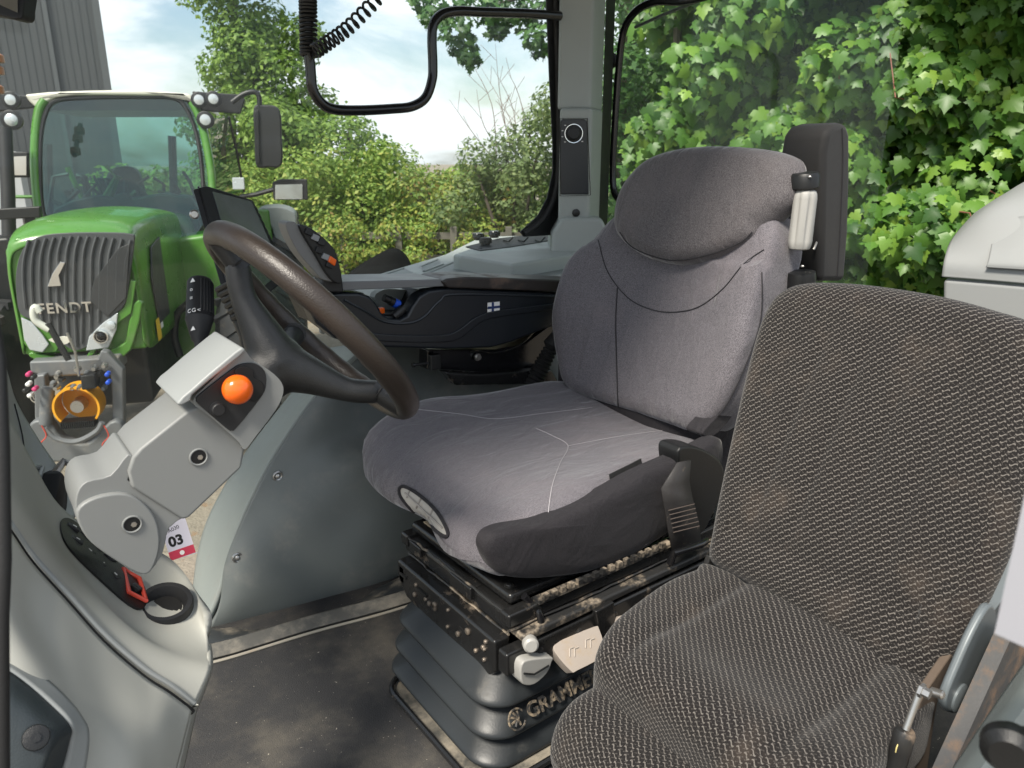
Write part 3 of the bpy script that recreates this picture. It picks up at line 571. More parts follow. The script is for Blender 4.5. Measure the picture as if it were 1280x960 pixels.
# stalk
st0 = P(249,428,d=1.22); st1 = P(250,350,d=1.26); ax = st1-st0; L = np.linalg.norm(ax); axn = nrm(ax)
stk = MB().lathe(st0, ax, [(-.03,.005),(0,.008),(.004,.012),(L*.32,.021),(L*.36,.0225),(L*.37,.0215),(L*.95,.0205),(L*.99,.018),(L,.012)], 36).build('indicator_stalk', blkm, sc_)
rg = MB(); tc1 = nrm(np.cross(axn, FW)); tc2 = -nrm(np.cross(tc1, axn)); tc2 = tc2 if np.dot(tc2, FW) < 0 else -tc2
for k in range(9):
    w = math.radians(120+k*14); d = tc1*math.cos(w)+tc2*math.sin(w); rg.tube([st0+axn*L*.42+d*.0215, st0+axn*L*.93+d*.0203], .0016, 5)
rg.build('grip_ridges', blkm, stk)
for i, (s, hh, w0) in enumerate(((chr(0x25B2), .90, 80), ('o', .76, 80), (chr(0x2261), .62, 80), ('G', .42, 90), ('C', .42, 70), ('<', .42, 112), (chr(0x25B2), .16, 75))):
    w = math.radians(w0); d = tc1*math.cos(w)+tc2*math.sin(w); xd = -nrm(np.cross(axn, d)); xd = xd if np.dot(xd, RT) > 0 else -xd
    text('symbol', s, .010, st0+axn*(L*hh-.004)+d*(.0228 if hh > .3 else .0175)-xd*.003, xd, axn, white, stk, .0003)
# ================================================================= instrument console (foreground left)
ic = thing('side_console', 'big curved grey dashboard console with switch row and round cup ring, foreground left', 'dashboard console', (.05, 1.0, FL))
def D(x, y, d): return P(x, y, d=d)
A = [[D(-60,440,1.05), D(5,515,1.12), D(40,575,1.17), D(75,632,1.2), D(130,668,1.26), D(200,690,1.29), D(236,724,1.21), D(254,768,1.14)],
     [D(-60,520,.98), D(0,575,1.02), D(35,620,1.06), D(75,672,1.08), D(125,735,1.08), D(180,780,1.09), D(225,800,1.10), D(262,812,1.12)],
     [D(-60,560,.93), D(0,606,.96), D(40,655,.99), D(85,708,1.01), D(130,757,1.02), D(180,800,1.03), D(225,825,1.05), D(262,838,1.07)],
     [D(-60,590,.90), D(0,640,.93), D(40,695,.96), D(85,745,.97), D(130,795,.98), D(180,838,1.0), D(215,860,1.02), D(243,882,1.04)]]
up = loft('upper_panel', A, grey, ic, n=6, m=6, solid=.012)
B_ = [[D(-60,598,.89), D(0,648,.915), D(40,703,.945), D(85,753,.955), D(130,803,.965), D(180,846,.985), D(212,867,1.0), D(240,888,1.025)],
      [D(-60,690,.84), D(0,720,.86), D(40,770,.89), D(85,815,.90), D(130,860,.92), D(178,895,.94), D(205,915,.96), D(228,935,1.0)],
      [D(-60,790,.80), D(0,790,.82), D(50,830,.84), D(90,880,.86), D(130,920,.88), D(170,955,.90), D(190,985,.93), D(212,1000,.98)],
      [D(-60,900,.78), D(0,880,.80), D(50,910,.81), D(90,960,.83), D(130,1000,.86), D(160,1030,.88), D(180,1060,.91), D(200,1080,.97)]]
loft('lower_panel', B_, grey, ic, n=6, m=6, solid=.012)
MB().tube([p-np.array([.002,.004,.003]) for p in cat([(q*.5+w*.5) for q, w in zip(A[3], B_[0])], 6)], .004, 8).build('panel_gap', hole, ic)
MB().tube([p+np.array([.0,.0,.004]) for p in cat(A[3], 6)], .0035, 8).build('edge_highlight', grey_light, up)  # tube added along the seam to stand in for the edge highlight
# inner end wall
loft('end_wall', [[D(263,812,1.12), D(262,838,1.07), D(243,882,1.04), D(240,888,1.03), D(228,935,1.0), D(212,1000,.98)], [D(264,805,1.2), D(266,835,1.2), D(250,880,1.2), D(246,890,1.2), D(235,940,1.2), D(220,1010,1.2)]], grey, ic, n=4, m=3, solid=.008)
# padded lower plate with screw, raised trim round it
pad = loft('padded_plate', [[D(-60,800,.79), D(0,832,.80), D(30,852,.805), D(62,880,.81), D(88,908,.815), D(86,930,.82), D(70,985,.82)], [D(-60,860,.765), D(0,880,.77), D(25,895,.775), D(48,915,.78), D(64,932,.785), D(62,950,.79), D(50,985,.80)], [D(-60,1000,.76), D(0,1000,.76), D(15,1000,.76), D(30,1000,.765), D(40,1005,.77), D(42,1010,.775), D(40,1020,.78)]], M('dark_pad_plastic', (.026,.034,.038), .45, bmp=.6, bs=500, var=.2, dust=(.10,.10,.09), dthr=(.6,.85)), ic, n=6, m=6, solid=.02)
loft('pad_trim', [[D(-60,772,.825), D(0,806,.835), D(34,828,.84), D(75,862,.842), D(103,895,.845), D(112,925,.845), D(100,1000,.845)], [D(-60,797,.792), D(0,829,.802), D(30,849,.807), D(64,877,.812), D(90,905,.817), D(89,930,.822), D(74,985,.822)]], grey_light, ic, n=6, m=4, solid=.01)
p = D(45,922,.772); MB().lathe(p, nrm(C0-p), [(-.004,.013),(.002,.012),(.003,.007)], 20).lathe(p, nrm(C0-p), [(0,.005),(.005,.005)], 6).build('screw', blk, pad)
# switch strip
b2 = bvh(up)
def hitup(x, y):
    h = b2.ray_cast(Vector(C0), Vector(nrm(ray(x, y))))
    if h[0] is None: return D(x, y, 1.1), nrm(C0-D(x, y, 1.1))
    n_ = np.array(h[1]); return np.array(h[0]), (n_ if np.dot(n_, ray(x, y)) < 0 else -n_)
def onup(x, y, off=0.): p, n_ = hitup(x, y); return p+sN*off
sN = nrm(sum(hitup(x, y)[1] for x, y in ((110,685),(130,710),(160,735),(180,750))))
ss = MB(); o1 = cat([(77,650),(95,655),(130,690),(172,725),(182,745),(178,762),(160,757),(120,722),(88,690),(76,668)], 4, True); o1 = [onup(x, y, .003) for x, y in o1]; n1_ = len(o1)
cm = sum(o1)/n1_; ss.add(o1+[p-sN*.006 for p in o1]+[cm+sN*.002], [(k, (k+1)%n1_, n1_+(k+1)%n1_, n1_+k) for k in range(n1_)]+[(k, (k+1)%n1_, 2*n1_) for k in range(n1_)])
sso = ss.build('switch_strip', blk, ic)
for i, (x, y) in enumerate(((88,664),(92,680),(104,674),(107,694),(119,687),(123,709),(134,702),(139,724))):
    q = onup(x, y, .006); t = nrm(onup(x+8, y+8)-onup(x, y)); t = nrm(t-sN*np.dot(t, sN)); s_ = np.cross(sN, t)
    MB().box(q, t*.010, s_*.0065, sN*.004).build('rocker_switch', blkm, sso, bevel=.002); MB().box(q+sN*.0045, t*.003, s_*.0008, sN*.0004).build('switch_mark', white, sso)
ho = [onup(x, y, .008) for x, y in ((150,716),(170,728),(178,756),(157,746))]
MB().tube(ho, .0035, 8, True).build('hazard_frame', redp, sso)
q = onup(166,740,.008); t = nrm(onup(175,746)-q); t = nrm(t-sN*np.dot(t, sN)); MB().box(q, t*.008, np.cross(sN, t)*.006, sN*.004).build('hazard_switch', blk, sso, bevel=.002)
cr, cn = hitup(207,760); cn = nrm(cn*.6+np.array([0,0,.35])+nrm(C0-cr)*.35); cro = MB().lathe(cr-cn*.012, cn, [(0,.040),(.022,.040),(.028,.038),(.027,.031),(.018,.026),(.010,.024),(.008,.001)], 40).build('cup_ring', blkm, ic)
MB().lathe(cr+cn*.0, cn, [(0,.0235),(.0005,.0235)], 30).build('cup_bottom', hole, cro)
# ledge ahead of the column with its cup recess and the dark cubby
le = loft('dash_ledge', [[D(-60,380,1.35), D(0,445,1.38), D(20,500,1.40), D(48,548,1.40), D(76,590,1.38), D(100,640,1.3)], [D(-60,420,1.25), D(0,490,1.28), D(12,530,1.3), D(34,580,1.3), D(58,620,1.28), D(85,655,1.22)], [D(-60,450,1.12), D(0,520,1.16), D(5,545,1.18), D(25,590,1.18), D(50,640,1.19), D(72,662,1.18)]], grey_light, ic, n=6, m=6, solid=.01)
b3 = bvh(le)
def onle(x, y, off=0.):
    h = b3.ray_cast(Vector(C0), Vector(nrm(ray(x, y)))); return np.array(h[0])-nrm(ray(x, y))*off if h[0] is not None else D(x, y, 1.25)
MB().ext([onle(x, y, .003) for x, y in cat([(50,600),(62,588),(78,592),(84,612),(82,640),(70,650),(58,630)], 4, True)], ray(60,610)*.01).build('cubby', hole, ic)
MB().tube([onle(x, y, .005) for x, y in cat([(40,585),(52,584),(48,600),(50,622),(62,645)], 5)], .005, 8).build('cubby_rim', grey_light, ic)
MB().tube([D(68,592,1.36), D(80,577,1.38), D(92,584,1.38)], .008, 8).build('latch', steel, ic)
MB().tube([onle(x, y, .002) for x, y in cat([(18,505),(28,545),(30,575),(24,600)], 5)], .0015, 5).build('crease', hole, ic)
# price tag hanging at the console
pt = thing('paper_tag', 'small white paper tag with red end and handwritten 03 hanging below the steering column', 'paper tag', D(222,672,1.32))
tgn = nrm(C0-D(222,672,1.32)); tr = nrm(np.cross((0,0,1), tgn)); tu = np.cross(tgn, tr); ti = math.radians(8); tx = tr*math.cos(ti)+tu*math.sin(ti); ty = -tr*math.sin(ti)+tu*math.cos(ti); to = D(222,672,1.32)
MB().box(to+ty*.006, tx*.021, ty*.026, tgn*.0004).build('card', M('tag_paper', (.62,.6,.68), .7), pt); MB().box(to-ty*.0275, tx*.021, ty*.0075, tgn*.0005).build('red_end', M('tag_red', (.5,.03,.07), .6), pt)
MB().lathe(to-ty*.0275+tgn*.0006, tgn, [(0,.004),(.0003,.004)], 14).build('eyelet', white, pt)
text('handwriting', '03', .024, to-ty*.012-tx*.016+tgn*.0006, tx, ty, hole, pt, .0002, .001); text('handwriting', '7A030', .009, to+ty*.012-tx*.016+tgn*.0006, nrm(tx+ty*.15), ty, hole, pt, .0002)
# ================================================================= black door edge at far left
de = MB().tube([D(2,1000,.55), D(1,770,.55), D(4,700,.55), D(2,560,.55), D(-3,450,.55), D(-14,380,.56)], .0055, 12).build('grab_bar', rubd, None); tag(de, 'black vertical grab bar cut off by the left edge of the photo', 'grab bar')
# ================================================================= terminal screen
tm = thing('terminal_screen', 'black framed flat display terminal standing behind the steering wheel', 'display', D(330,400,1.5))
f0 = [D(258,231,1.47), D(316,249,1.62), D(362,345,1.60), D(306,396,1.44)]; fn_ = nrm(np.cross(f0[1]-f0[0], f0[3]-f0[0])); fn_ = fn_ if np.dot(fn_, C0-f0[0]) > 0 else -fn_
f0[2] = P(362,345,pl=(f0[0],fn_)); 
vecb = D(240,236,1.44)-f0[0]
MB().ext(f0, vecb).build('housing', blkm, tm, bevel=.004)
def q4(s, t, h=0.): return (f0[0]*(1-s)+f0[1]*s)*(1-t)+(f0[3]*(1-s)+f0[2]*s)*t+fn_*h
MB().ext([q4(.06,.05,.001), q4(.90,.05,.001), q4(.90,.9,.001), q4(.06,.9,.001)], fn_*.002).build('screen', M('screen_sky_glare', (.34,.37,.39), .12, .85, var=.02), tm)  # switched-off screen; pale metallic colour stands in for sky glare
for i in range(8): MB().ext([q4(.925,.1+i*.09,.001), q4(.975,.1+i*.09,.001), q4(.975,.16+i*.09,.001), q4(.925,.16+i*.09,.001)], fn_*.001).build('side_key', blk, tm)
MB().tube([f0[0]+vecb*.55-(f0[0]-f0[3])*.03*0, f0[3]+vecb*.55], .0022, 6).build('edge_groove', blkgloss, tm)
p = D(243,268,1.42); MB().lathe(p, nrm(C0-p), [(-.01,.009),(.004,.009),(.007,.006)], 20).build('corner_bolt', steel, tm)
MB().tube([D(300,392,1.5), D(312,420,1.5), D(318,455,1.5)], .02, 12).build('arm', blk, tm)
# ================================================================= right armrest console
ac = thing('armrest_console', 'black armrest console with small Finnish flag sticker, reaching forward beside the driver seat', 'armrest', (1.3, 1.8, 1.72))
VA = 1.70
mb = MB().ext(PS([(380,372),(405,366),(448,366),(462,370),(470,378),(478,392),(486,398),(500,399),(510,394),(516,382),(524,370),(536,363),(560,360),(720,368),(720,400),(690,408),(640,428),(615,435),(560,437),(470,434),(420,424),(395,405)], v=VA), (0,.05,0)); aco = mb.build('side_panel', navy, ac, bevel=.008, seg=4)
mb = MB().ext(PS([(380,372),(405,366),(455,366),(470,392),(515,394),(530,364),(560,360),(720,368),(720,400),(615,430),(470,430),(395,405)], v=VA+.051), (0,.12,0)); mb.build('inner_body', blk, ac, bevel=.004)
rl = MB(); rl.tube(PS(cat([(430,375),(455,388),(480,402),(510,404),(530,396),(550,376),(572,368),(700,371)], 5), v=VA-.001), .0035, 6); rl.build('crease_line', navy, aco)
mb = MB().ext(PS(cat([(420,412),(470,426),(555,428),(580,420),(600,404),(625,396),(700,386),(715,384),(712,378),(625,388),(596,396),(574,412),(550,419),(470,417),(425,404)], 3, True), v=VA-.006), (0,.012,0)); mb.build('lower_moulding', navy, aco, bevel=.003)
tp = MB().ext(PS([(552,352),(560,348),(585,346),(705,350),(730,351),(730,366),(560,360)], v=VA-.012), (0,.13,0)).build('arm_pad', M('worn_black_pad', (.03,.026,.024), .4, bmp=.3, bs=200, dust=(.12,.08,.06), dthr=(.5,.7)), ac, bevel=.006, seg=4)
MB().ext(PS([(402,360),(428,352),(552,349),(556,358),(430,363)], v=VA-.004), (0,.14,0)).build('top_plate', M('plate_grey', (.15,.155,.16), .4, bmp=.2), ac, bevel=.003)
fs_ = P(617,384,v=VA-.001); ax_ = np.array([1,0,-.03]); ay_ = np.array([0.02,0,1.]); w_, h__ = .021, .0145
fg = MB().box(fs_, nrm(ax_)*w_, nrm(ay_)*h__, (0,.0006,0)).build('flag_sticker', white, aco)
mb = MB().box(fs_+(-.0035,-.0012,0), nrm(ax_)*.0038, nrm(ay_)*h__, (0,.0004,0)).box(fs_+(0,-.0014,0), nrm(ax_)*w_, nrm(ay_)*.0034, (0,.0004,0)); mb.build('flag_cross', navyink, fg)
cp = MB().ext(PS(cat([(468,372),(480,392),(488,397),(500,397),(508,392),(522,366),(500,362),(480,362)], 3, True), v=VA+.14), (0,.03,0)); cp.build('cup_bowl', shelfg, ac)
MB().lathe(P(480,372,v=VA+.04), P(508,386,v=VA+.04)-P(480,372,v=VA+.04), [(0,.010),(.018,.010),(.018,.012),(.03,.012)], 18).build('plug', blk, ac)
MB().lathe(P(492,378,v=VA+.038), P(508,386,v=VA+.038)-P(480,372,v=VA+.038), [(0,.0125),(.016,.0125)], 18).build('plug_band', bluep, ac)
MB().lathe(P(492,396,v=VA+.02), P(508,382,v=VA+.02)-P(492,396,v=VA+.02), [(0,.011),(.02,.014),(.035,.012)], 18).build('plug', blk, ac)
MB().bx(P(476,388,v=VA+.06)-.008, P(476,388,v=VA+.06)+.008).build('orange_clip', orange, ac, bevel=.002)
# bracket, bolt and bellows under the console
MB().ext(PS([(535,437),(620,437),(655,430),(688,406),(700,400),(700,470),(640,468),(552,462),(534,462)], v=VA+.06), (0,.05,0)).build('support_bracket', blkgloss, ac, bevel=.004)
MB().tube(PS(cat([(588,440),(596,438),(620,441),(650,431),(672,412),(692,402)], 5), v=VA+.056), .0018, 6).build('bracket_edge', rail_d, ac)
MB().lathe(P(596,446,v=VA+.055), (0,-1,0), [(0,.011),(.006,.011),(.006,.007),(.014,.007)], 20).build('bolt', steel, ac)
MB().bx(P(543,452,v=VA+.04)-np.array([.016,.01,.022]), P(543,452,v=VA+.04)+np.array([.016,.01,.022])).build('latch_block', blk, ac, bevel=.003)
MB().cyl(P(518,456,v=VA+.04), P(535,454,v=VA+.04), .004).lathe(P(518,456,v=VA+.04), (-1,0,0), [(0,.007),(.006,.007)], 12).build('latch_pin', blk, ac)
MB().ext(PS([(556,465),(600,468),(690,462),(700,480),(570,482)], v=VA+.0), (0,.04,0)).build('dusty_bar', blkmet, ac, bevel=.006)
a0 = P(664,482,v=VA); a1 = P(698,418,v=VA-.02); mb = MB(); L = np.linalg.norm(a1-a0); pr = []
for i in range(11): pr += [(L*i/11*.75, .032-.0008*i), (L*(i+.5)/11*.75, .026-.0008*i)]
pr += [(L*.78,.03),(L,.02)]; mb.lathe(a0, a1-a0, pr, 24).build('bellows_boot', rubd, ac)
# ---------------- control lever with keys
jl = thing('control_lever', 'grey and black multifunction control lever with orange button beside the steering wheel', 'control lever', P(425,362,v=1.72))
jv = 1.70
MB().ext(PS(cat([(357,280),(366,277),(374,283),(392,308),(410,340),(424,352),(404,350),(392,338),(376,320),(364,300)], 3, True), v=jv-.03), (0,.05,0)).build('lever_back', M('lever_grey', (.17,.17,.165), .45, bmp=.2), jl, bevel=.006)
MB().ext(PS(cat([(374,283),(390,286),(412,304),(421,318),(428,350),(420,354),(408,342),(394,318)], 3, True), v=jv-.04), (0,.08,0)).build('key_face', blk, jl, bevel=.006)
for i, (x, y) in enumerate(((386,290),(394,297),(402,303),(399,313),(407,321),(412,331))):
    q = P(x, y, v=jv-.043); MB().box(q, (.008,0,-.004), (0,.004,0), (.003,0,.006)).build('key', M('key_grey', (.25,.26,.27), .4) if i in (1,4) else blkm, jl, bevel=.002)
MB().box(P(415,326,v=jv-.046), (.008,0,-.006), (0,.005,0), (.003,0,.007)).build('orange_button', orange, jl, bevel=.003)
MB().ext(PS([(404,346),(428,346),(430,366),(398,366)], v=jv-.02), (0,.05,0)).build('lever_foot', blk, jl, bevel=.005)
# ================================================================= side shelf console
sh = thing('side_shelf', 'grey moulded side shelf with open trays and black socket caps under the right window', 'side shelf', (1.4, 1.97, 1.75))
def Z(x, y, z): return P(x, y, z=z)
zs = 1.885
def VZ(x, v_, z):                        # point at height z, side distance v_, seen in column x
    y = 200
    r = lambda yy: P(x, yy, v=v_)[2]-z
    a_, b_ = 150., 900.
    for _ in range(40):
        m_ = (a_+b_)/2
        if r(m_) > 0: a_ = m_
        else: b_ = m_
    return P(x, a_, v=v_)
MB().ext([VZ(395,1.88,zs), Z(425,358,zs), Z(470,343,zs), Z(555,318,zs), Z(600,296,zs), Z(735,292,zs), VZ(790,2.1,zs), VZ(800,1.88,zs)], (0,0,-.09)).build('shelf_body', shelfg, sh, bevel=.01, seg=4)
MB().ext([Z(x, y, zs+.05) for x, y in ((566,318),(618,300),(690,291),(712,296),(730,316),(640,330))], (0,0,-.075)).build('raised_block', shelfg, sh, bevel=.01, seg=4)
def tray(px, z, r=.006):
    pp = [Z(x, y, z) for x, y in px]; o = MB().ext([p+(0,0,.0015) for p in pp], (0,0,-.001)).build('tray_floor', M('tray_recess_shade', (.20,.22,.215), .55, bmp=.2), sh)  # floor lies flush; its darker grey stands in for shade in the tray
    MB().tube(pp, r, 8, True).build('tray_rim', grey_light, o)
tray(((452,353),(505,336),(518,342),(512,352)), zs); tray(((525,334),(548,325),(553,331),(530,340)), zs); tray(((520,350),(535,342),(580,323),(594,326),(610,346),(600,352)), zs); tray(((628,345),(720,322),(745,340),(640,352)), zs+.004)
mt = MB().ext([Z(x, y, zs+.053) for x, y in ((582,308),(622,298),(688,290),(708,297),(640,308),(600,313))], (0,0,-.004)).build('rubber_mat', rubd, sh)
for i, (x, y) in enumerate(((598,300),(618,297),(607,306))):
    p = Z(x, y, zs+.055); MB().lathe(p, (0,0,1), [(0,.018),(.006,.018),(.007,.024),(.02,.025),(.027,.02),(.029,.006)], 24).build('socket_cap', blkgloss if i < 2 else rubd, sh)
for x in (636,655,676): MB().tube([Z(x-7,300,zs+.056), Z(x,302,zs+.062), Z(x+5,297,zs+.08)], .003, 6).build('cap_strap', rubd, sh)
for x, y in ((554,316),(600,311),(608,343),(718,321),(700,297)): MB().lathe(Z(x, y, zs+(.051 if (x, y) in ((600,311),(700,297)) else .001)), (0,0,1), [(0,.006),(.004,.006),(.005,.003)], 12).build('screw', blk, sh)
# ================================================================= rear right pillar
pi = thing('cab_pillar', 'grey cab corner pillar with tall black control panel and rotary dial', 'pillar', D(728,290,2.75))
def cr_(x, z, d): q = H(x, 200, d); return np.array([q[0], q[1], z])
def prism(pts, z0, z1): return MB().ext([cr_(x, z0, d) for x, d in pts], (0,0,z1-z0))
nn = -FH; PD = 2.72
prism([(699,PD),(738,PD),(751,PD+.1),(751,PD+.3),(699,PD+.3)], 1.9, H(700,135,PD)[2]).build('pillar_trim', shelfg, pi, bevel=.012, seg=4)
prism([(696,PD+.04),(736,PD+.04),(750,PD+.12),(750,PD+.3),(696,PD+.3)], H(700,136,PD)[2], 3.35).build('upper_trim', shelfg, pi, bevel=.012, seg=4)
MB().ext([H(x, y, d) for x, y, d in ((690,292,PD-.03),(702,272,PD-.03),(752,272,PD-.03),(766,300,PD-.05),(768,350,PD-.05),(688,350,PD-.05))], FH*.3).build('pillar_foot', shelfg, pi, bevel=.015, seg=4)
cpn = MB().ext([H(x, y, PD-.006) for x, y in ((701,151),(703,149),(731,149),(734,152),(735,200),(736,243),(701,243),(700,200))], FH*.02).build('control_panel', navy, pi, bevel=.003)
MB().tube([H(x, y, PD-.006) for x, y in ((700,148),(734,148),(738,244),(700,245))], .002, 6, True).build('panel_trim', blkgloss, cpn)
p = H(717,167,PD-.006); mb = MB().lathe(p, nn, [(0,.030),(.006,.030),(.006,.022),(.022,.021),(.026,.017)], 32); do = mb.build('rotary_dial', blkm, cpn)
MB().tube([p+nn*.007+(RT*math.cos(w)+np.array([0,0,1])*math.sin(w))*.0305 for w in np.linspace(0, 6.28, 32)[:-1]], .0018, 6, True).build('dial_ring', chrome, do)
for w in (2.4, 2.9, 3.4, 3.9, -.7): q = p+nn*.001+(RT*math.cos(w)+np.array([0,0,1])*math.sin(w))*.040; MB().box(q, RT*.003, FH*.001, (0,0,.0012)).build('dial_mark', white, cpn)
p = H(720,266,PD); MB().lathe(p-nn*.01, nn, [(0,.014),(.014,.014),(.016,.009)], 20).build('screw', blk, pi)
# ================================================================= windows
gl_r = glassmat('side_window_glass', (.96,.98,.97), .01, haze=.025); gl_b = glassmat('rear_window_glass', (.95,.98,.96), .01, haze=.10)
rw = thing('right_window', 'large right side cab window with black rubber edge, dark coiled rail before it', 'window', (.8, 2.15, 1.3))
MB().bx((-1.2,2.158,FL+.02), (1.86,2.163,3.3)).build('glass', gl_r, rw)
MB().tube(cat(PS([(692,-120),(694,0),(697,100),(698,200),(693,245),(678,274),(655,292)], v=2.15), 6), .012, 10).build('rubber_seal', rubd, rw)
MB().ext(PS([(680,-120),(683,0),(687,100),(691,180),(691,215),(684,248),(672,270),(650,290),(655,296),(720,292),(720,-120)], v=2.152), (0,.004,0)).build('printed_band', blk, rw)
ra = thing('window_handrail', 'black bent tube handrail looping across the top of the right window', 'handrail', P(540,138,v=2.08))
MB().tube(cat(PS([(700,20),(660,17),(600,15),(572,14),(553,18),(542,30),(540,50),(541,80),(540,100),(532,122),(515,133),(490,136),(450,138),(420,137),(403,130),(391,112),(388,85),(385,50),(382,-40)], v=2.08), 6), .0145, 14).build('tube', blkgloss, ra)
MB().ext([D(x, y, 2.66) for x, y in ((689,-12),(697,-12),(697,42),(691,42))], FH*.02).build('mount_plate', steel, ra, bevel=.003)
for y in (5, 30): p = D(693,y,2.65); MB().lathe(p, nn, [(0,.01),(.008,.01)], 6).build('mount_bolt', rail_d, ra)
def coil(name, path, turns, R, r, par):
    pc = cat(path, 40); n = len(pc)-1; out = []
    for i in range(turns*14):
        t = i/(turns*14)*n; k = int(t); p = pc[k]*(1-t+k)+pc[min(k+1, n)]*(t-k); d = nrm(pc[min(k+1, n)]-pc[max(k-1, 0)] if k else pc[1]-pc[0]); a = nrm(np.cross(d, FH)); q = np.cross(d, a); w = 2*math.pi*i/14
        out.append(p+(a*math.cos(w)+q*math.sin(w))*R)
    return MB().tube(out, r, 6).build(name, blk, par)
cc = thing('coiled_cable', 'black coiled telephone style cable hanging on the handrail loop', 'cable', P(394,62,v=2.05))
coil('hanging_coil', PS([(384,-30),(385,10),(386,70)], v=2.08), 24, .021, .0045, cc); coil('stretched_coil', PS([(394,64),(412,52),(436,34),(465,5),(490,-25)], v=2.02), 17, .017, .0036, cc)
MB().tube(PS([(386,66),(388,74),(394,66)], v=2.05), .006, 8).build('cable_bend', blk, cc)
rr_ = thing('rear_window', 'hazy rear cab window inside a rounded black tube frame', 'window', (2.1, 1.6, 1.7))
U2 = 2.12
bd = P(1102,200,u=U2)
MB().bx((U2,bd[1],1.6), (U2+.005,2.35,3.3)).build('glass', gl_b, rr_)
MB().tube(cat(PS([(905,-14),(880,-4),(850,2),(820,2),(795,14),(780,38),(774,80),(769,150),(766,215),(768,240),(776,252)], u=U2-.02), 6), .0135, 12).build('tube_frame', blkgloss, rr_)
MB().ext([cr_(x, 1.7, d) for x, d in ((751,2.86),(762,2.95),(762,3.05),(751,3.05))], (0,0,1.6)).build('rubber_seal', rubd, rr_)
MB().tube(PS([(794,34),(830,18),(865,4),(900,-8)], u=U2+.03), .006, 8).build('wiper_arm', blk, rr_)
MB().lathe(P(764,76,u=U2-.0), nn, [(-.01,.028),(.02,.026),(.03,.012)], 16).build('hinge_cap', blk, rr_)
# ================================================================= grey cover at the right, panels bottom right
gb = thing('rear_fender_cover', 'pale grey domed plastic cover behind the passenger seat at the right edge', 'plastic cover', P(1230,360,u=1.9))
palep = M('pale_cover_plastic', (.27,.28,.278), .4, bmp=.1, bs=400, var=.04, dust=(.35,.34,.3), dthr=(.6,.85), dsc=5)
gu = 1.72
loft('domed_lid', [[P(x, y, u=gu) for x, y in ((1177,346),(1230,350),(1300,356),(1420,366))], [P(x, y, u=gu+.012) for x, y in ((1181,322),(1230,324),(1300,328),(1420,330))], [P(x, y, u=gu+.09) for x, y in ((1190,298),(1232,270),(1300,266),(1420,262))], [P(x, y, u=gu+.24) for x, y in ((1216,268),(1250,246),(1300,224),(1420,200))], [P(x, y, u=gu+.5) for x, y in ((1226,262),(1258,242),(1300,220),(1420,192))]], palep, gb, n=8, m=8, solid=.01)
loft('raised_panel', [[P(x, y, u=gu-.008) for x, y in ((1232,334),(1262,336),(1300,338),(1420,342))], [P(x, y, u=gu+.002) for x, y in ((1236,322),(1264,322),(1300,323),(1420,324))], [P(x, y, u=gu+.08) for x, y in ((1244,280),(1268,272),(1300,268),(1420,260))]], palep, gb, n=8, m=6, solid=.01)
MB().ext([P(x, y, u=gu+.004) for x, y in ((1178,348),(1420,368),(1420,520),(1176,480))], (.5,0,0)).build('lower_body', palep, gb, bevel=.01)
lv = MB().ext([P(x, y, v=.12) for x, y in ((1285,600),(1360,600),(1360,815),(1290,815),(1243,792))], (0,-.05,0)).build('side_panel', M('lavender_grey_panel', (.34,.345,.38), .45), None); 
lv.name = 'cab_panel'; tag(lv, 'pale lavender grey flat panel at the right edge behind the passenger seat', 'panel')
rf = loft('fender_inner_panel', [[P(1150,1010,v=.2), P(1190,960,v=.2), P(1230,900,v=.2), P(1290,815,v=.2), P(1400,680,v=.2)], [P(1170,1030,v=.16), P(1215,975,v=.16), P(1255,920,v=.16), P(1320,830,v=.16), P(1420,700,v=.16)], [P(1250,1100,v=.13), P(1290,1040,v=.13), P(1340,980,v=.13), P(1400,880,v=.13), P(1500,760,v=.13)]], archl, None, n=5, m=5, solid=.015)
tag(rf, 'blue grey curved moulded panel in the bottom right corner', 'panel')
rp_ = MB().ext([P(x, y, v=.30) for x, y in ((1100,1040),(1165,960),(1245,785),(1300,800),(1400,800),(1400,1040))], (0,-.02,0)).build('seat_side_plate', M('dusty_dark_plate', (.05,.05,.05), .6, bmp=.4, bs=200, dust=(.20,.125,.075), dthr=(.45,.7), dsc=14), None)
tag(rp_, 'dark metal plate caked with rusty brown dust right of the passenger seat hinge', 'metal plate')
hk = thing('black_lever', 'short black lever handle poking in at the bottom right corner', 'lever', P(1262,940,v=.12))
MB().tube([P(1320,918,v=.12), P(1285,930,v=.12), P(1262,936,v=.12)], [.010,.011,.013], 14).build('stem', blk, hk); MB().lathe(P(1262,936,v=.12), (-1,-.3,.0), [(-.012,.012),(-.004,.017),(.004,.0165),(.009,.011)], 24).build('tip', blk, hk)
# ================================================================= the green tractor outside
FO = W(-2.8, 4.8); FY = nrm(RT*-.25+FH*.97); FX = nrm(RT*.97+FH*.25)
def T(x, y, z): return FO+FX*x+FY*y+np.array([0, 0, z])
def Q(px, py, y):                       # point of the tractor seen at a pixel, y metres behind its nose
    r = ray(px, py); return C0+r*(np.dot(FO+FY*y-C0, FY)/np.dot(r, FY))
def QS(pts, y): return [Q(a, b, y) for a, b in pts]
def QX(px, py, x):
    r = ray(px, py); return C0+r*(np.dot(FO+FX*x-C0, FX)/np.dot(r, FX))
gp = M('tractor_green_paint', (.065,.20,.022), .3, bmp=.03, bs=30, var=.12, coat=.4, dust=(.16,.2,.1), dthr=(.55,.85), dsc=3)
gg = M('grille_grey', (.065,.068,.072), .45, bmp=.2, bs=60); ggd = M('grille_dark_grey', (.03,.031,.033), .5); roofm = M('cream_roof', (.62,.60,.52), .35)
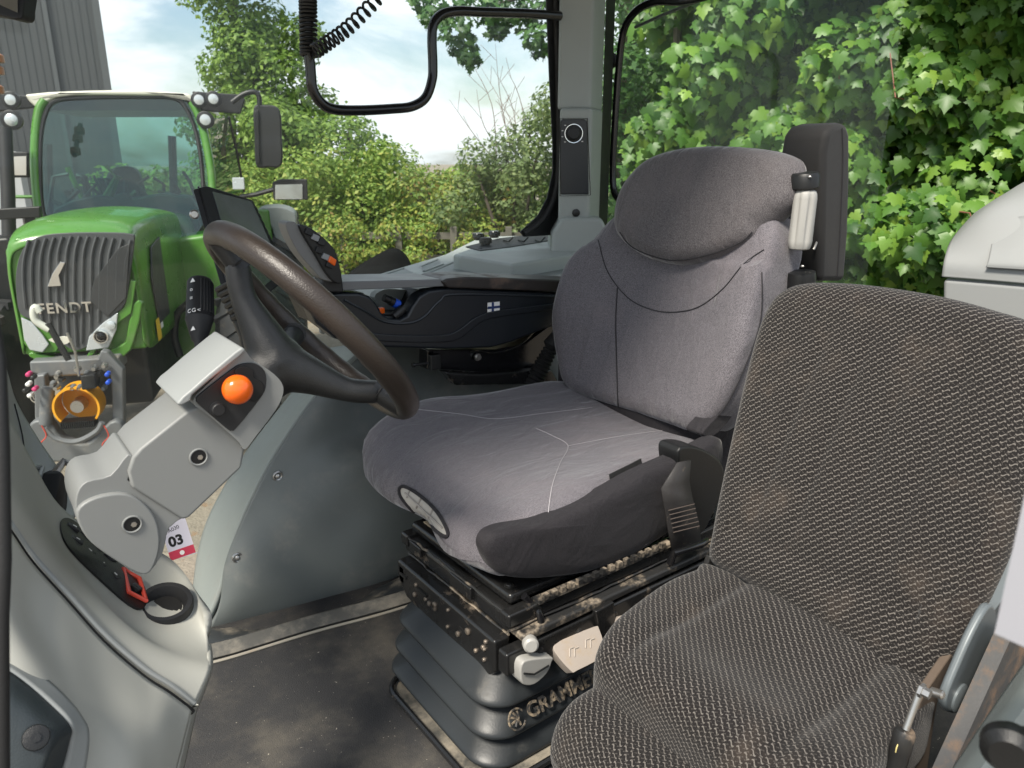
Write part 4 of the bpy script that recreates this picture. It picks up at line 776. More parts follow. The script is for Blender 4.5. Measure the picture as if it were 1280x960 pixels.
iron = M('cast_grey_iron', (.14,.145,.15), .5, .1, bmp=.3, bs=40, var=.15, dust=(.25,.22,.18), dthr=(.5,.8)); tyre = M('tyre_rubber', (.018,.018,.019), .75, bmp=.5, bs=50, dust=(.12,.1,.08), dthr=(.5,.8))
yel = M('yellow_orange_guard', (.80,.36,.02), .4, var=.05); gls = glassmat('tractor_glass', (.46,.68,.64), .07); lens = M('clear_lens', (.55,.58,.6), .25, .4)
gt = thing('green_tractor', 'bright green tractor with ribbed dark grey grille, parked facing the cab outside', 'tractor', T(0, 1.2, 0), math.atan2(FY[1], FY[0])-math.pi/2)
def sect(y, xc, w, z0, z1, r=.12, tw=.9):
    o = []
    for x, z in [(-w, z0), (-w*1.0, z0+(z1-z0)*.35), (-w*.99, z0+(z1-z0)*.7), (-w*.93, z1-r*.55), (-w*.8, z1-r*.12), (-w*.5, z1+.015), (0, z1+.03), (w*.5, z1+.015), (w*.8, z1-r*.12), (w*.93, z1-r*.55), (w*.99, z0+(z1-z0)*.7), (w, z0+(z1-z0)*.35), (w, z0)]: o.append(T(xc+x, y, z))
    return o
hx = -.03
loft('hood', [sect(-.0, hx, .36, 1.08, 1.72), sect(.05, hx, .385, 1.02, 1.79), sect(.3, hx, .39, 1.0, 1.86), sect(.9, hx+.02, .39, 1.0, 1.88), sect(1.5, hx+.03, .39, 1.0, 1.85), sect(2.1, hx+.05, .42, 1.0, 1.78)], gp, gt, n=4, m=4, solid=.01)
MB().ext([T(hx-.37, .02, 1.02), T(hx+.37, .02, 1.02), T(hx+.37, .02, 1.70), T(hx+.3, .02, 1.78), T(hx-.3, .02, 1.78), T(hx-.37, .02, 1.70)], FY*.05).build('nose_panel', gp, gt, bevel=.02)
gr = MB().ext(QS(cat([(23,372),(22,340),(30,312),(48,296),(80,291),(130,290),(164,292),(169,300),(163,345),(158,378),(140,396),(122,418),(110,432),(92,436),(70,420),(44,400),(28,392)], 3, True), -.01), -FY*.03).build('grille', gg, gt, bevel=.015)
rbm = MB()
for i in range(13):
    x = 30+i*10.6; top_ = 300-5*math.sin(math.pi*i/12); low_ = [385,398,408,416,424,430,432,428,414,402,390,375,345][i]
    rbm.tube(QS(cat([(x+6, top_), (x, top_+24), (x-1, (top_+low_)/2+8), (x+2 if i < 7 else x-2, low_)], 5), -.045), .010, 6)
rbm.build('grille_rib', gg, gr)
MB().ext(QS([(148,310),(163,304),(158,372),(135,396),(112,376),(118,350)], -.042), -FY*.012).build('dark_patch', ggd, gr, bevel=.004)
MB().ext(QS([(60,358),(66,342),(76,327),(82,328),(74,344),(77,357)], -.055), -FY*.012).build('badge', chrome, gr, bevel=.002)
text('lettering', 'FENDT', .092, Q(48,392,-.06), FX, (0,0,1), chrome, gr, .006, .002, 1.15)
MB().ext(QS(cat([(40,440),(70,447),(110,446),(150,432),(158,420),(166,380),(178,380),(168,425),(155,446),(110,456),(60,455),(36,446)], 2, True), -.02), FY*.08).build('lower_band', gp, gt, bevel=.012)
MB().ext(QS([(108,446),(128,408),(155,384),(163,350),(170,352),(164,392),(136,412),(116,444)], -.03), FY*.04).build('lamp_surround', gp, gt, bevel=.006)
MB().ext(QS([(24,384),(50,404),(76,430),(70,440),(42,442),(30,430)], -.02), FY*.04).build('lamp_surround', gp, gt, bevel=.006)
for px in ([(108,438),(112,420),(128,404),(148,390),(146,412),(136,434)], [(27,396),(40,402),(54,418),(62,430),(54,440),(38,437),(31,424)]):
    hl = MB().ext(QS(px, -.03), -FY*.015).build('headlight', lens, gt, bevel=.006); cx = sum(p[0] for p in px)/6; cy = sum(p[1] for p in px)/6
    MB().lathe(Q(cx-3, cy+4, -.05), -FY, [(0,.045),(.02,.045),(.021,.038),(.012,.03),(.012,.001)], 24).build('lamp_ring', chrome, hl); MB().lathe(Q(cx-3, cy+4, -.062), -FY, [(0,.03),(.012,.026),(.02,.01)], 20).build('lens', blkgloss, hl)
    MB().lathe(Q(cx+9, cy-10, -.05), -FY, [(0,.03),(.015,.028),(.02,.01)], 20).build('lens', lens, hl)
for s in (-1, 1):
    MB().ext([T(hx+s*.395, .35, 1.12), T(hx+s*.395, .30, 1.45), T(hx+s*.395, .42, 1.66), T(hx+s*.395, .75, 1.70), T(hx+s*.395, .75, 1.12)], FX*s*.012).build('side_grille', ggd, gt, bevel=.005)
sd = MB().ext([T(hx+.402, .24, 1.02), T(hx+.402, .36, 1.02), T(hx+.402, .36, 1.17), T(hx+.402, .24, 1.17)], FX*.003); sd.build('warning_label', M('label_yellow', (.75,.5,.03), .5), gt)
MB().ext([T(hx+.402, .38, 1.08), T(hx+.402, .46, 1.08), T(hx+.402, .46, 1.17), T(hx+.402, .38, 1.17)], FX*.003).build('warning_label', white, gt)
# cab
yc = 1.9
def qp(a, b): return Q(a, b, yc)
sh_pts = [(60,120),(150,111),(238,118)]
MB().ext(QS([(44,134),(36,127),(30,118),(60,115),(110,113),(180,112),(236,117),(246,126),(250,134),(238,128),(228,120),(140,119),(76,119),(58,128),(50,136)], yc-.05), FY*1.55).build('roof', roofm, gt, bevel=.02)
MB().ext([Q(60,122,yc+.2), Q(230,122,yc+.2), Q(236,138,yc+.2), Q(54,138,yc+.2)], FY*1.1).build('headliner', ggd, gt)
wpl = (Q(150,120,yc-.02), -FY+np.array([0,0,.24]))
def QW(pts): return [P(a, b, pl=wpl) for a, b in pts]
MB().tube(QW(cat([(56,300),(48,260),(44,215),(44,175),(48,140),(56,125)], 4)), .035, 10).build('pillar', gp, gt)
MB().tube(QW(cat([(266,245),(264,215),(258,180),(250,148),(240,128)], 4)), .035, 10).build('pillar', gp, gt)
ws = MB().ext(QW(cat([(58,295),(50,255),(47,210),(48,170),(54,140),(68,124),(110,120),(180,119),(222,121),(238,134),(250,165),(258,205),(260,250),(240,300),(150,300)], 2, True)), FY*.006).build('windscreen', gls, gt)
MB().tube(QW(cat([(59,285),(52,255),(50,210),(51,170),(57,142),(70,126),(110,122),(180,121),(218,123),(233,136),(245,165),(252,205),(255,250)], 4)), .018, 8).build('windscreen_edge', blk, ws)
MB().ext([Q(262,148,yc), Q(286,146,yc+.3), Q(305,240,yc+.6), Q(268,245,yc)], FY*.006+FX*.003).build('side_glass', gls, gt)
MB().tube([Q(286,146,yc+.3), Q(296,190,yc+.45), Q(305,240,yc+.6)], .012, 8).build('window_edge', blk, gt)
MB().ext([Q(70,262,yc+1.4), Q(240,262,yc+1.4), Q(240,330,yc+1.4), Q(70,330,yc+1.4)], FY*.02).build('rear_bulkhead', ggd, gt)
for a, b in (((60,180),(62,270)), ((215,170),(218,270))): MB().tube([Q(*a, yc+1.45), Q(*b, yc+1.45)], .04, 8).build('rear_pillar', blk, gt)
MB().tube(QS(cat([(118,278),(125,262),(142,250),(165,250),(178,262),(182,278)], 4), yc+.3), .015, 8).build('cab_wheel', blk, gt)
for i in range(26):
    a = (75+160*random.random(), 205+60*random.random()); MB().tube(QS([a, (a[0]+rng.uniform(-22,22), a[1]+rng.uniform(-10,18)), (a[0]+rng.uniform(-30,30), 275)], yc+.35+.4*random.random()), .012+.02*random.random(), 6).build('cab_fitting', random.choice([blk, ggd, gp, blkm]), gt)
MB().lathe(Q(155,255,yc+.3), -FY, [(0,.10),(.05,.09),(.07,.02)], 20).build('dash_pod', blk, gt)
MB().ext(QS(cat([(135,215),(150,208),(170,212),(180,240),(182,285),(130,285),(128,240)], 3, True), yc+.9), FY*.12).build('operator_seat', blk, gt, bevel=.03)
MB().ext(QS([(66,262),(90,250),(120,244),(150,250),(200,242),(238,246),(250,265),(250,330),(66,330)], yc+.25), FY*.3).build('dashboard', ggd, gt, bevel=.02)
MB().ext(QS([(204,300),(262,292),(290,310),(290,470),(205,470)], 1.5), FY*.5).build('side_tank', gp, gt, bevel=.04)
MB().ext([T(hx-.3,.3,.55), T(hx+.3,.3,.55), T(hx+.3,.3,1.02), T(hx-.3,.3,1.02)], FY*2.6).build('chassis', ggd, gt, bevel=.03)
# work lamps, beacons bar, mirrors
def lamp(px, py, r, y):
    h = MB().lathe(Q(px, py, y)+FY*.06, -FY, [(0,r*.7),(.03,r*1.15),(.075,r*1.2),(.08,r)], 20).build('work_lamp', blk, gt); MB().lathe(Q(px, py, y)-FY*.02, -FY, [(0,r*.75),(.004,r*.7),(.01,r*.2)], 20).build('lens', lens, h)
for a in ((249,125,.055),(267,124,.055),(14,125,.055),(257,150,.06),(15,150,.065)): lamp(*a, yc-.12)
MB().ext(QS([(240,114),(300,118),(306,124),(300,142),(244,138)], yc-.0), FY*.08).build('lamp_bar', blkm, gt, bevel=.01); MB().ext(QS([(-10,116),(42,120),(44,134),(-10,140)], yc-.0), FY*.08).build('lamp_bar', blkm, gt, bevel=.01)
MB().tube(QS(cat([(290,128),(304,118),(318,115),(324,122),(324,136)], 4), 1.7), .022, 10).build('mirror_arm', blk, gt)
mi = MB().ext(QS(cat([(317,134),(330,131),(349,136),(352,170),(352,206),(335,209),(320,207),(318,170)], 3, True), 1.68), FY*.09).build('mirror', blkm, gt, bevel=.02)
MB().ext(QS([(318,140),(323,136),(325,205),(320,204)], 1.672), -FY*.012).build('mirror_spine', blk, mi, bevel=.004)
MB().tube(QS([(300,246),(320,243),(345,236)], 1.8), .02, 8).build('mirror_arm', blk, gt)
m2 = MB().ext(QS([(340,228),(350,224),(384,224),(385,250),(342,250)], 1.78), FY*.05).build('mirror', blkm, gt, bevel=.01); MB().ext(QS([(344,231),(378,230),(378,249),(344,249)], 1.772), -FY*.004).build('mirror_glass', M('mirror_sky', (.7,.72,.72), .15, .9), m2)
MB().ext(QS([(290,222),(305,222),(306,237),(291,237)], 1.75), FY*.04).build('marker_lamp', lens, gt, bevel=.006)
m3 = MB().ext(QS([(5,190),(35,190),(36,222),(8,222)], yc), FY*.05).build('mirror', blkm, gt, bevel=.01); MB().ext(QS([(12,196),(33,195),(33,219),(13,219)], yc-.006), -FY*.004).build('mirror_glass', chrome, m3)
MB().ext([Q(-20,262,1.2), Q(50,258,1.2), Q(50,272,1.2), Q(-20,276,1.2)], FY*.06).build('hand_rail', blk, gt, bevel=.01)
for y in (246, 290): MB().tube([Q(10,y,1.9), Q(46,y,1.9)], .014, 8).build('cab_rail', gp, gt)
MB().tube([Q(6,160,1.6), Q(10,240,1.5), Q(12,330,1.4)], .05, 14).build('exhaust_pipe', blkm, gt)
MB().ext([Q(x, y, 1.2) for x, y in ((-30,300),(10,296),(32,322),(36,400),(-30,420))], FY*.4).build('front_fender', blk, gt, bevel=.03)
MB().ext([Q(x, y, 2.9) for x, y in cat([(322,262),(345,258),(366,264),(371,280),(368,330),(350,330),(340,285),(322,275)], 3, True)], FY*.5).build('rear_fender', M('fender_grey', (.2,.22,.22), .4), gt, bevel=.02)
MB().ext([Q(x, y, 2.88) for x, y in ((316,262),(336,262),(345,330),(316,330))], FY*.4).build('fender_liner', gp, gt, bevel=.02)
def wheel(name, c, R, w, lugs, par):
    c = np.array(c); t = MB().lathe(c-FX*w/2, FX, [(0,R*.62),(.01,R*.80),(w*.14,R*.94),(w*.5,R*.97),(w*.86,R*.94),(w-.01,R*.80),(w,R*.62)], 48).build('wheel', tyre, par); l = MB()
    for i in range(lugs):
        a = 2*math.pi*i/lugs
        for s in (-1, 1):
            aa = a+(.5*2*math.pi/lugs if s > 0 else 0); d = lambda ang: FY*math.cos(ang)+np.array([0,0,math.sin(ang)])
            p0 = c+d(aa)*R*.95; p1 = c+FX*s*w*.46+d(aa+.22)*R*.93; l.box((p0+p1)/2, (p1-p0)/2, np.cross(nrm(p1-p0), d(aa))*.02*R/.6, d(aa)*R*.045)
    l.build('lug', tyre, t); MB().lathe(c+FX*(w/2-.05), FX, [(0,R*.62),(.02,R*.6),(-.06,R*.3),(-.02,R*.12),(0,.02)], 32).build('rim', M('rim_red', (.35,.05,.03), .4), t)
wheel('w', T(.88, 1.15, .62), .62, .42, 18, gt); wheel('w', T(-.98, 1.15, .62), .62, .42, 18, gt); wheel('w', T(1.05, 3.5, .86), .86, .55, 20, gt); wheel('w', T(-1.1, 3.5, .86), .86, .55, 20, gt)
MB().tube(QS(cat([(225,445),(218,420),(222,392),(236,378),(240,360)], 4), .9), .03, 10).build('hose', blk, gt)
# front linkage
MB().ext(QS([(36,452),(90,450),(148,446),(152,462),(120,468),(60,472),(38,466)], -.12), FY*.2).build('linkage_frame', iron, gt, bevel=.015)
MB().ext(QS([(126,438),(134,440),(154,462),(155,540),(150,572),(138,570),(140,500),(138,470),(122,448)], -.18), FY*.08).build('lift_arm', iron, gt, bevel=.012)
MB().ext(QS([(42,470),(56,468),(60,520),(58,556),(44,556)], -.18), FY*.08).build('lift_arm', iron, gt, bevel=.012)
MB().cyl(Q(60,484,-.2), Q(57,530,-.22), .04).build('lift_cylinder', iron, gt)
MB().ext(QS(cat([(36,530),(60,526),(78,548),(110,554),(136,528),(152,530),(156,560),(130,574),(60,578),(40,560)], 3, True), -.24), FY*.1).build('lower_crossbar', iron, gt, bevel=.02)
rg = MB(); c = Q(95,510,-.25); n = 40; vs = []
for dy in (0, .16):
    for r in (.125, .138):
        for k in range(n): a = math.radians(-40+260*k/(n-1)) ; vs.append(c+FY*dy+(FX*math.cos(a)+np.array([0,0,math.sin(a)]))*r)
fs = []
for k in range(n-1): fs += [(k,k+1,n+k+1,n+k),(2*n+k,2*n+k+1,3*n+k+1,3*n+k),(k,k+1,2*n+k+1,2*n+k),(n+k,n+k+1,3*n+k+1,3*n+k)]
rg.add(vs, fs).build('shaft_guard', yel, gt)
MB().lathe(c+FY*.17, -FY, [(0,.125),(.01,.12),(.012,.02)], 30).build('guard_back', yel, gt)
MB().lathe(c+FY*.12, -FY, [(0,.045),(.1,.04),(.1,.03)], 16).build('stub_shaft', steel, gt)
bh = MB(); 
for i in range(16): p = c+FX*(-.09+i*.0125)-(0,0,.10); bh.box(p, FX*.004, FY*.05, (0,0,.022))
bh.build('brush', blk, gt)
for i, (x, y, m_) in enumerate(((38,466,redp),(44,470,blk),(38,478,white),(46,484,redp),(34,486,blk),(40,492,white),(136,466,bluep),(137,476,bluep))):
    MB().lathe(Q(x, y, -.25), -FY, [(0,.014),(.05,.014),(.055,.008)], 12).build('coupling', M('pink_cap', (.55,.04,.16), .5) if m_ is redp else m_, gt)
MB().ext(QS([(100,470),(118,468),(120,486),(102,488)], -.3), FY*.12).build('top_hook', blkm, gt, bevel=.01)
MB().tube(QS(cat([(56,535),(70,548),(95,552),(120,540),(128,528)], 5), -.34), .018, 8).build('hydraulic_hose', iron, gt)
MB().tube(QS(cat([(50,390),(44,384),(42,392),(46,402),(62,412)], 5), -.35), .022, 10).build('tow_handle', M('handle_cream', (.55,.56,.5), .5), gt); MB().tube(QS([(60,404),(72,426),(86,450)], -.35), .02, 8).build('pull_rod', blkm, gt); MB().tube(QS([(84,416),(94,440),(99,470)], -.35), .008, 8).build('thin_rod', steel, gt)
MB().ext(QS(cat([(62,424),(80,420),(90,424),(80,430)], 3, True), -.33), -FY*.02).build('paddle', M('paddle_cream', (.6,.58,.5), .5), gt)
for x in (52, 130): MB().tube(QS(cat([(x,532),(x+6,545),(x-2,556),(x+4,570)], 4), -.36), .004, 5).build('red_cord', redp, gt)
for i in range(14):
    x = 66+random.random()*66; y = 455+random.random()*30; MB().lathe(Q(x, y, -.2), -FY, [(0,.014+.01*random.random()),(.05,.012)], 10).build('fitting', random.choice([iron, steel, blkm]), gt)
# ---------------- orange beacon at the far left edge, own mirror top left
ob = thing('amber_beacon', 'stack of small amber lights cut off by the left edge above the green tractor lamps', 'beacon', Q(-4,122,1.0))
for i, y in enumerate((73, 88, 112)): MB().lathe(Q(-4, y, 1.0), (0,0,1), [(-.03,.03),(-.025,.045),(.02,.045),(.03,.03)], 18).build('amber_lens', M('amber_lens', (.30,.11,.03), .3), ob)
MB().cyl(Q(-4,122,1.0), Q(-4,60,1.0), .02).build('mast', blkm, ob)
mr = thing('door_mirror', 'black framed mirror corner at the top left edge of the photo', 'mirror', D(-20,30,1.6))
MB().ext([D(x, y, 1.6) for x, y in cat([(-40,-40),(27,-40),(28,10),(24,24),(0,20),(-40,8)], 3, True)], FH*.05).build('housing', blkm, mr, bevel=.01); MB().ext([D(x, y, 1.596) for x, y in ((-36,-36),(22,-36),(22,16),(0,6),(-36,-8))], FH*.003).build('mirror_glass', M('mirror_face', (.75,.78,.8), .03, 1.), mr)
# own front fender edge seen black outside the right window
of = loft('rear_mudguard', [[D(425,356,3.1), D(440,338,3.1), D(465,322,3.1), D(492,310,3.15), D(510,322,3.2), D(520,352,3.2)], [D(430,380,3.0), D(450,370,3.0), D(470,360,3.0), D(495,355,3.05), D(515,360,3.1), D(530,380,3.1)]], M('dull_black_rubber', (.006,.006,.006), .9, spec=.1), None, n=5, m=4, solid=.04); tag(of, 'black rounded top of a mudguard just outside the right window', 'mudguard')
# ================================================================= ground and building
mg, nt, b = newmat('gravel_yard'); tc = nt.nodes.new('ShaderNodeTexCoord').outputs['Object']
c = mixc(nt, noise(nt, tc, 18, 6, .7), (.12,.10,.075), (.34,.30,.24)); c = mixc(nt, ramp(nt, noise(nt, tc, 9, 3), .6, .7)*.6, c, (.22,.12,.05)); nt.links.new(c.o, b.inputs['Base Color']); b.inputs['Roughness'].default_value = .9; bump(nt, noise(nt, tc, 40, 5), .8, .02, b)
structure(MB().bx((-300,-300,-.3),(300,300,0)).build('ground', mg, None))
fs_ = MB(); 
bld = thing('clad_building', 'tall dark grey metal clad building behind the green tractor, top left', 'building', W(-22,22))
mc, nt, b = newmat('grey_cladding'); tc = nt.nodes.new('ShaderNodeTexCoord').outputs['Object']; sp = nt.nodes.new('ShaderNodeSeparateXYZ'); nt.links.new(tc, sp.inputs[0])
c = mixc(nt, noise(nt, tc, .6, 4), (.052,.057,.06), (.075,.08,.082)); nt.links.new(c.o, b.inputs['Base Color']); b.inputs['Roughness'].default_value = .5
bx_ = P(172,100,d=20); rx = np.dot(bx_, RT); c1 = W(rx, 20); bn = nrm(c1); bdir = nrm(np.array([-bn[1], bn[0], 0])); c2 = c1+bdir*14
MB().box((c1+c2)/2+bn*3+(0,0,7), (c2-c1)/2, bn*3, (0,0,7)).build('wall', mc, bld)
rbv = MB(); k = .12
while k < 13.5: rbv.box(c1+bdir*k-bn*.006+(0,0,7), bdir*.012, bn*.005, (0,0,6.99)); k += .16
rbv.build('cladding_rib', mc, bld)
for q in (0.06, 1.15, 5.2): MB().box(c1+bdir*q-bn*.045+(0,0,7), bdir*(.05 if q > 1 else .08), bn*.03, (0,0,6.98)).build('flashing', M('flashing_grey', (.09,.097,.1), .4) if q < 2 else ggd, bld)
lo = MB().box(W(-12.2,15.5,1.2), RT*2.4, FH*.1, (0,0,1.2)).build('low_wall', M('pale_panel', (.34,.35,.36), .6), None); tag(lo, 'low pale grey wall behind the green tractor at the left edge', 'wall')
# ================================================================= fence
fe = thing('rail_fence', 'weathered timber post and rail fence half buried in the bushes', 'fence', W(-1.5,11.6)); fw = M('weathered_timber', (.13,.12,.10), .85, bmp=.5, bs=60, var=.25)
for i in range(9):
    x = -4.2+i*.83; MB().box(W(x, 11.4, .62), RT*.05, FH*.05, (0,0,.66)).build('post', fw, fe, bevel=.006)
for z in (1.14, .8): MB().box(W(-1, 11.47, z), RT*3.6, FH*.02, (0,0,.05)).build('rail', fw, fe)
# ================================================================= foliage
def leafcloud(name, C, N_, S, tmpl, mat, parent, tips=None, fold=.32):
    """C centres, N_ normals, S sizes; every leaf a small folded blade"""
    n = len(C); k = len(tmpl); nv = N_/np.linalg.norm(N_, axis=1)[:, None]
    tp = tips if tips is not None else rng.normal(size=(n, 3)); ty = tp-nv*(tp*nv).sum(1)[:, None]; ty /= np.linalg.norm(ty, axis=1)[:, None]+1e-9; tx = np.cross(ty, nv)
    t = np.array(tmpl); z = -np.abs(t[:, 0])*fold-.28*(t[:, 1]**2)
    V = C[:, None, :]+(tx[:, None, :]*t[None, :, 0, None]+ty[:, None, :]*t[None, :, 1, None]+nv[:, None, :]*z[None, :, None])*S[:, None, None]
    me = bpy.data.meshes.new('leaves'); me.vertices.add(n*k); me.vertices.foreach_set('co', V.astype(np.float32).ravel())
    tri = [(0, i, i+1) for i in range(1, k-1)]+[(0, k-1, 1)] if k > 4 else [(0,1,2),(0,2,3)]
    F = (np.arange(n)[:, None, None]*k+np.array(tri)[None]).reshape(-1, 3); me.loops.add(F.size); me.loops.foreach_set('vertex_index', F.ravel().astype(np.int32))
    me.polygons.add(len(F)); me.polygons.foreach_set('loop_start', (np.arange(len(F))*3).astype(np.int32)); me.polygons.foreach_set('loop_total', np.full(len(F), 3, np.int32))
    me.update(calc_edges=True); a = me.attributes.new('rnd', 'FLOAT', 'FACE'); a.data.foreach_set('value', np.repeat(np.clip(rng.normal(.5, .27, n), 0, 1), len(tri)).astype(np.float32)); me.validate()
    return link(name, me, mat, parent, smooth=False)
# five-lobed leaf with toothed edge; first vertex is the stalk joint
_h = [(0,-.05),(.15,-.28),(.34,-.22),(.52,-.14),(.44,-.02),(.42,.08),(.66,.20),(.56,.27),(.50,.36),(.32,.34),(.30,.50),(.19,.60),(.12,.70),(0,.92)]
maple = [(0,.05)]+_h+[(-x, y) for x, y in _h[-2:0:-1]]
oakl = [(0,.1),(0,-.4),(.12,-.3),(.1,-.15),(.25,-.08),(.16,.05),(.34,.2),(.2,.3),(.3,.5),(.12,.55),(0,.8),(-.12,.55),(-.3,.5),(-.2,.3),(-.34,.2),(-.16,.05),(-.25,-.08),(-.1,-.15),(-.12,-.3)]
blade = [(0,-.5),(.28,0),(0,.55),(-.28,0)]
def clumps(cs, per, size, up=.5, out=1., toward=None, tw=.5, jitter=.5):
    C = []; N_ = []
    for (c, r) in cs:
        d = rng.normal(size=(per, 3)); d /= np.linalg.norm(d, axis=1)[:, None]; rad = rng.uniform(.25, 1., per)**.45
        C.append(np.array(c)+d*rad[:, None]*np.array(r)); N_.append(d*out+np.array([0,0,up])+rng.normal(size=(per, 3))*jitter+(np.array(toward)*tw if toward is not None else 0))
    C = np.vstack(C); return C, np.vstack(N_), size*rng.uniform(.6, 1.25, len(C))
bark = M('bark', (.075,.06,.045), .9, bmp=1, bs=40, var=.3, vs=8); twigm = M('twig', (.16,.10,.07), .8); redst = M('red_stalk', (.20,.075,.05), .7)
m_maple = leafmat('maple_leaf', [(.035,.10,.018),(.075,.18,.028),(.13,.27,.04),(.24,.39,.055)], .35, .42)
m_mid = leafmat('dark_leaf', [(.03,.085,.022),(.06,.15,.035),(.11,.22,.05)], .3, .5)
m_bush = [leafmat('bush_green', [(.09,.17,.03),(.18,.29,.05),(.28,.40,.08),(.40,.42,.10)], .4, .6), leafmat('bush_yellow', [(.10,.18,.035),(.20,.32,.06),(.36,.42,.08),(.28,.20,.06)], .4, .6), leafmat('bush_olive', [(.09,.15,.05),(.18,.25,.09),(.28,.34,.13)], .4, .6), leafmat('tree_light', [(.09,.18,.03),(.18,.30,.05),(.31,.44,.09)], .45, .55)]
def limbs(base, tops, r, mat, par, name='trunk'):
    m = MB(); base = np.array(base, float)
    for t in tops:
        t = np.array(t, float); mid = (base+t)/2+rng.normal(size=3)*.12*np.linalg.norm(t-base)*.3; pc = cat([base, mid, t], 6); m.tube(pc, [r*(1-.75*i/(len(pc)-1)) for i in range(len(pc))], 8)
    return m.build(name, mat, par)
toc = -FH*.8-RT*.3
# maples close behind the rear window
for i, (bx0, bd0, lab, boxes, per, hang) in enumerate((
  (3.3, 5.2, 'big leaved maple hanging close behind the rear window at the far right', [(1.75,3.6,3.4,4.7,.9,4.3)], 11000, 0),
  (1.9, 5.0, 'big leaved maple filling the middle of the rear window', [(.95,2.6,4.3,5.6,.9,4.7)], 9500, 0),
  )):
    t = thing('maple_tree', lab, 'tree', W(bx0, bd0), 0, 'trees behind the rear window')
    cs = []; x0, x1, d0, d1, z0, z1 = boxes[0]
    for k in range(80):
        fx = rng.uniform(0, 1); x = x0+(x1-x0)*fx; d = d0+(d1-d0)*rng.uniform(0, 1)-(x-x0)*.25; cs.append((W(x, d, rng.uniform(z0, z1)), (rng.uniform(.25,.42), rng.uniform(.25,.42), rng.uniform(.16,.3))))
    C, N_, S = clumps(cs, per//30, .076, up=.5, out=.5, toward=-FH, tw=.9, jitter=.45)
    tips = np.tile(np.array([0,0,-1.]), (len(C), 1))+rng.normal(size=(len(C), 3))*.4-FH*.3
    leafcloud('crown', C, N_, S, maple, m_maple, t, tips)
    limbs(W(bx0, bd0+.5, 0), [W(bx0-.2, bd0+.4, 4.4), W(bx0-.9, bd0, 3.4), W(bx0+.5, bd0-.1, 3.2), W(bx0-.6, bd0, 2.2)], .07, bark, t)
    for k in range(40):
        s = MB()
        j = rng.integers(len(C)); p = C[j]; s.tube([p, p+np.array([0,0,.06])+rng.normal(size=3)*.04+FH*.05, p+np.array([0,0,.13])+rng.normal(size=3)*.05+FH*.15], .0035, 4).build('stalk', redst, t)
def tree(name, lab, base, cs, per, size, mat, tr, par_group, tops=None, tmpl=blade, **k):
    t = thing(name, lab, 'tree' if 'tree' in name else 'bush', base, 0, par_group); C, N_, S = clumps(cs, per, size, **k); leafcloud('crown', C, N_, S, tmpl, mat, t)
    limbs(base, tops or [np.array(c) for c, r in cs[::max(1, len(cs)//6)]], tr, bark, t); return t
def column(x0, x1, d0, d1, z0, z1, n, r=(.3,.6), zf=.75):
    return [(W(rng.uniform(x0, x1), rng.uniform(d0, d1), rng.uniform(z0, z1)), (rng.uniform(*r), rng.uniform(*r), rng.uniform(*r)*zf)) for _ in range(n)]
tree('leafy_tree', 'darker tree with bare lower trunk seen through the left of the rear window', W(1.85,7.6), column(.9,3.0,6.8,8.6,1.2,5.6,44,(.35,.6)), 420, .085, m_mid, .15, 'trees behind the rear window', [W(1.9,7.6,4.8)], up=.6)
tree('leafy_tree', 'dense tree standing directly behind the big leaved maples', W(2.6,6.6), column(1.3,4.6,5.4,6.4,.5,5.2,80,(.4,.65)), 380, .10, m_maple, .08, 'trees behind the rear window', up=.5, toward=-FH, tw=.6)
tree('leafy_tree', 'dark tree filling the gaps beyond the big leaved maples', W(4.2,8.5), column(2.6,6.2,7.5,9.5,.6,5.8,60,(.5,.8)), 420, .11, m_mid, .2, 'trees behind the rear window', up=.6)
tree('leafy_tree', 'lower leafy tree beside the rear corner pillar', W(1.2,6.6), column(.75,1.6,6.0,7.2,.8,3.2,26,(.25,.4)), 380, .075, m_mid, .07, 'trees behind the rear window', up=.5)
# tall light tree left
tree('tall_tree', 'tall light green tree rising out of the picture right of the grey building', W(-5.15,15.6), [(W(-5.2+rng.normal()*.35, 15.5+rng.normal()*.6, z), (.55,.55,.4)) for z in np.linspace(2.6, 8, 44)]+column(-5.9,-3.9,14.8,16,1.0,4.6,40,(.4,.7)), 330, .12, m_bush[3], .16, 'trees beyond the right window', [W(-5.15,15.6,7.6), W(-4.8,15.4,4.2), W(-5.5,15.6,4.2)], up=.6)
tree('tall_tree', 'rounded light green tree beside the tall one, beyond the mirror of the green tractor', W(-3.6,14.2), column(-4.5,-2.6,13.6,14.8,.9,3.05,46,(.35,.6)), 360, .11, m_bush[3], .12, 'trees beyond the right window', up=.6)
tree('hedge_bush', 'long dark hedge closing the view behind all the bushes along the fence', W(-1.5,14.2), column(-7.5,3.2,13.9,14.8,.2,1.9,90,(.45,.7)), 300, .16, m_bush[0], .05, 'bushes along the fence', up=.5)
bl = [(-3.2,12.6,2.5,0,'bright green bush behind the small mirror of the green tractor'),(-2.2,12.9,2.75,0,'mid green bush behind the fence, left of the handrail loop'),(-1.2,12.5,2.4,1,'yellow green bush with reddish leaves behind the fence'),(-.45,12.9,2.2,1,'low yellowing bush in the middle of the right window'),(.25,12.3,3.0,2,'taller olive bush beside the rear corner pillar'),(.8,12.0,3.7,2,'tall olive shrub directly left of the corner pillar'),(-4.8,12.8,2.5,0,'bright bush behind the rear fender of the green tractor')]
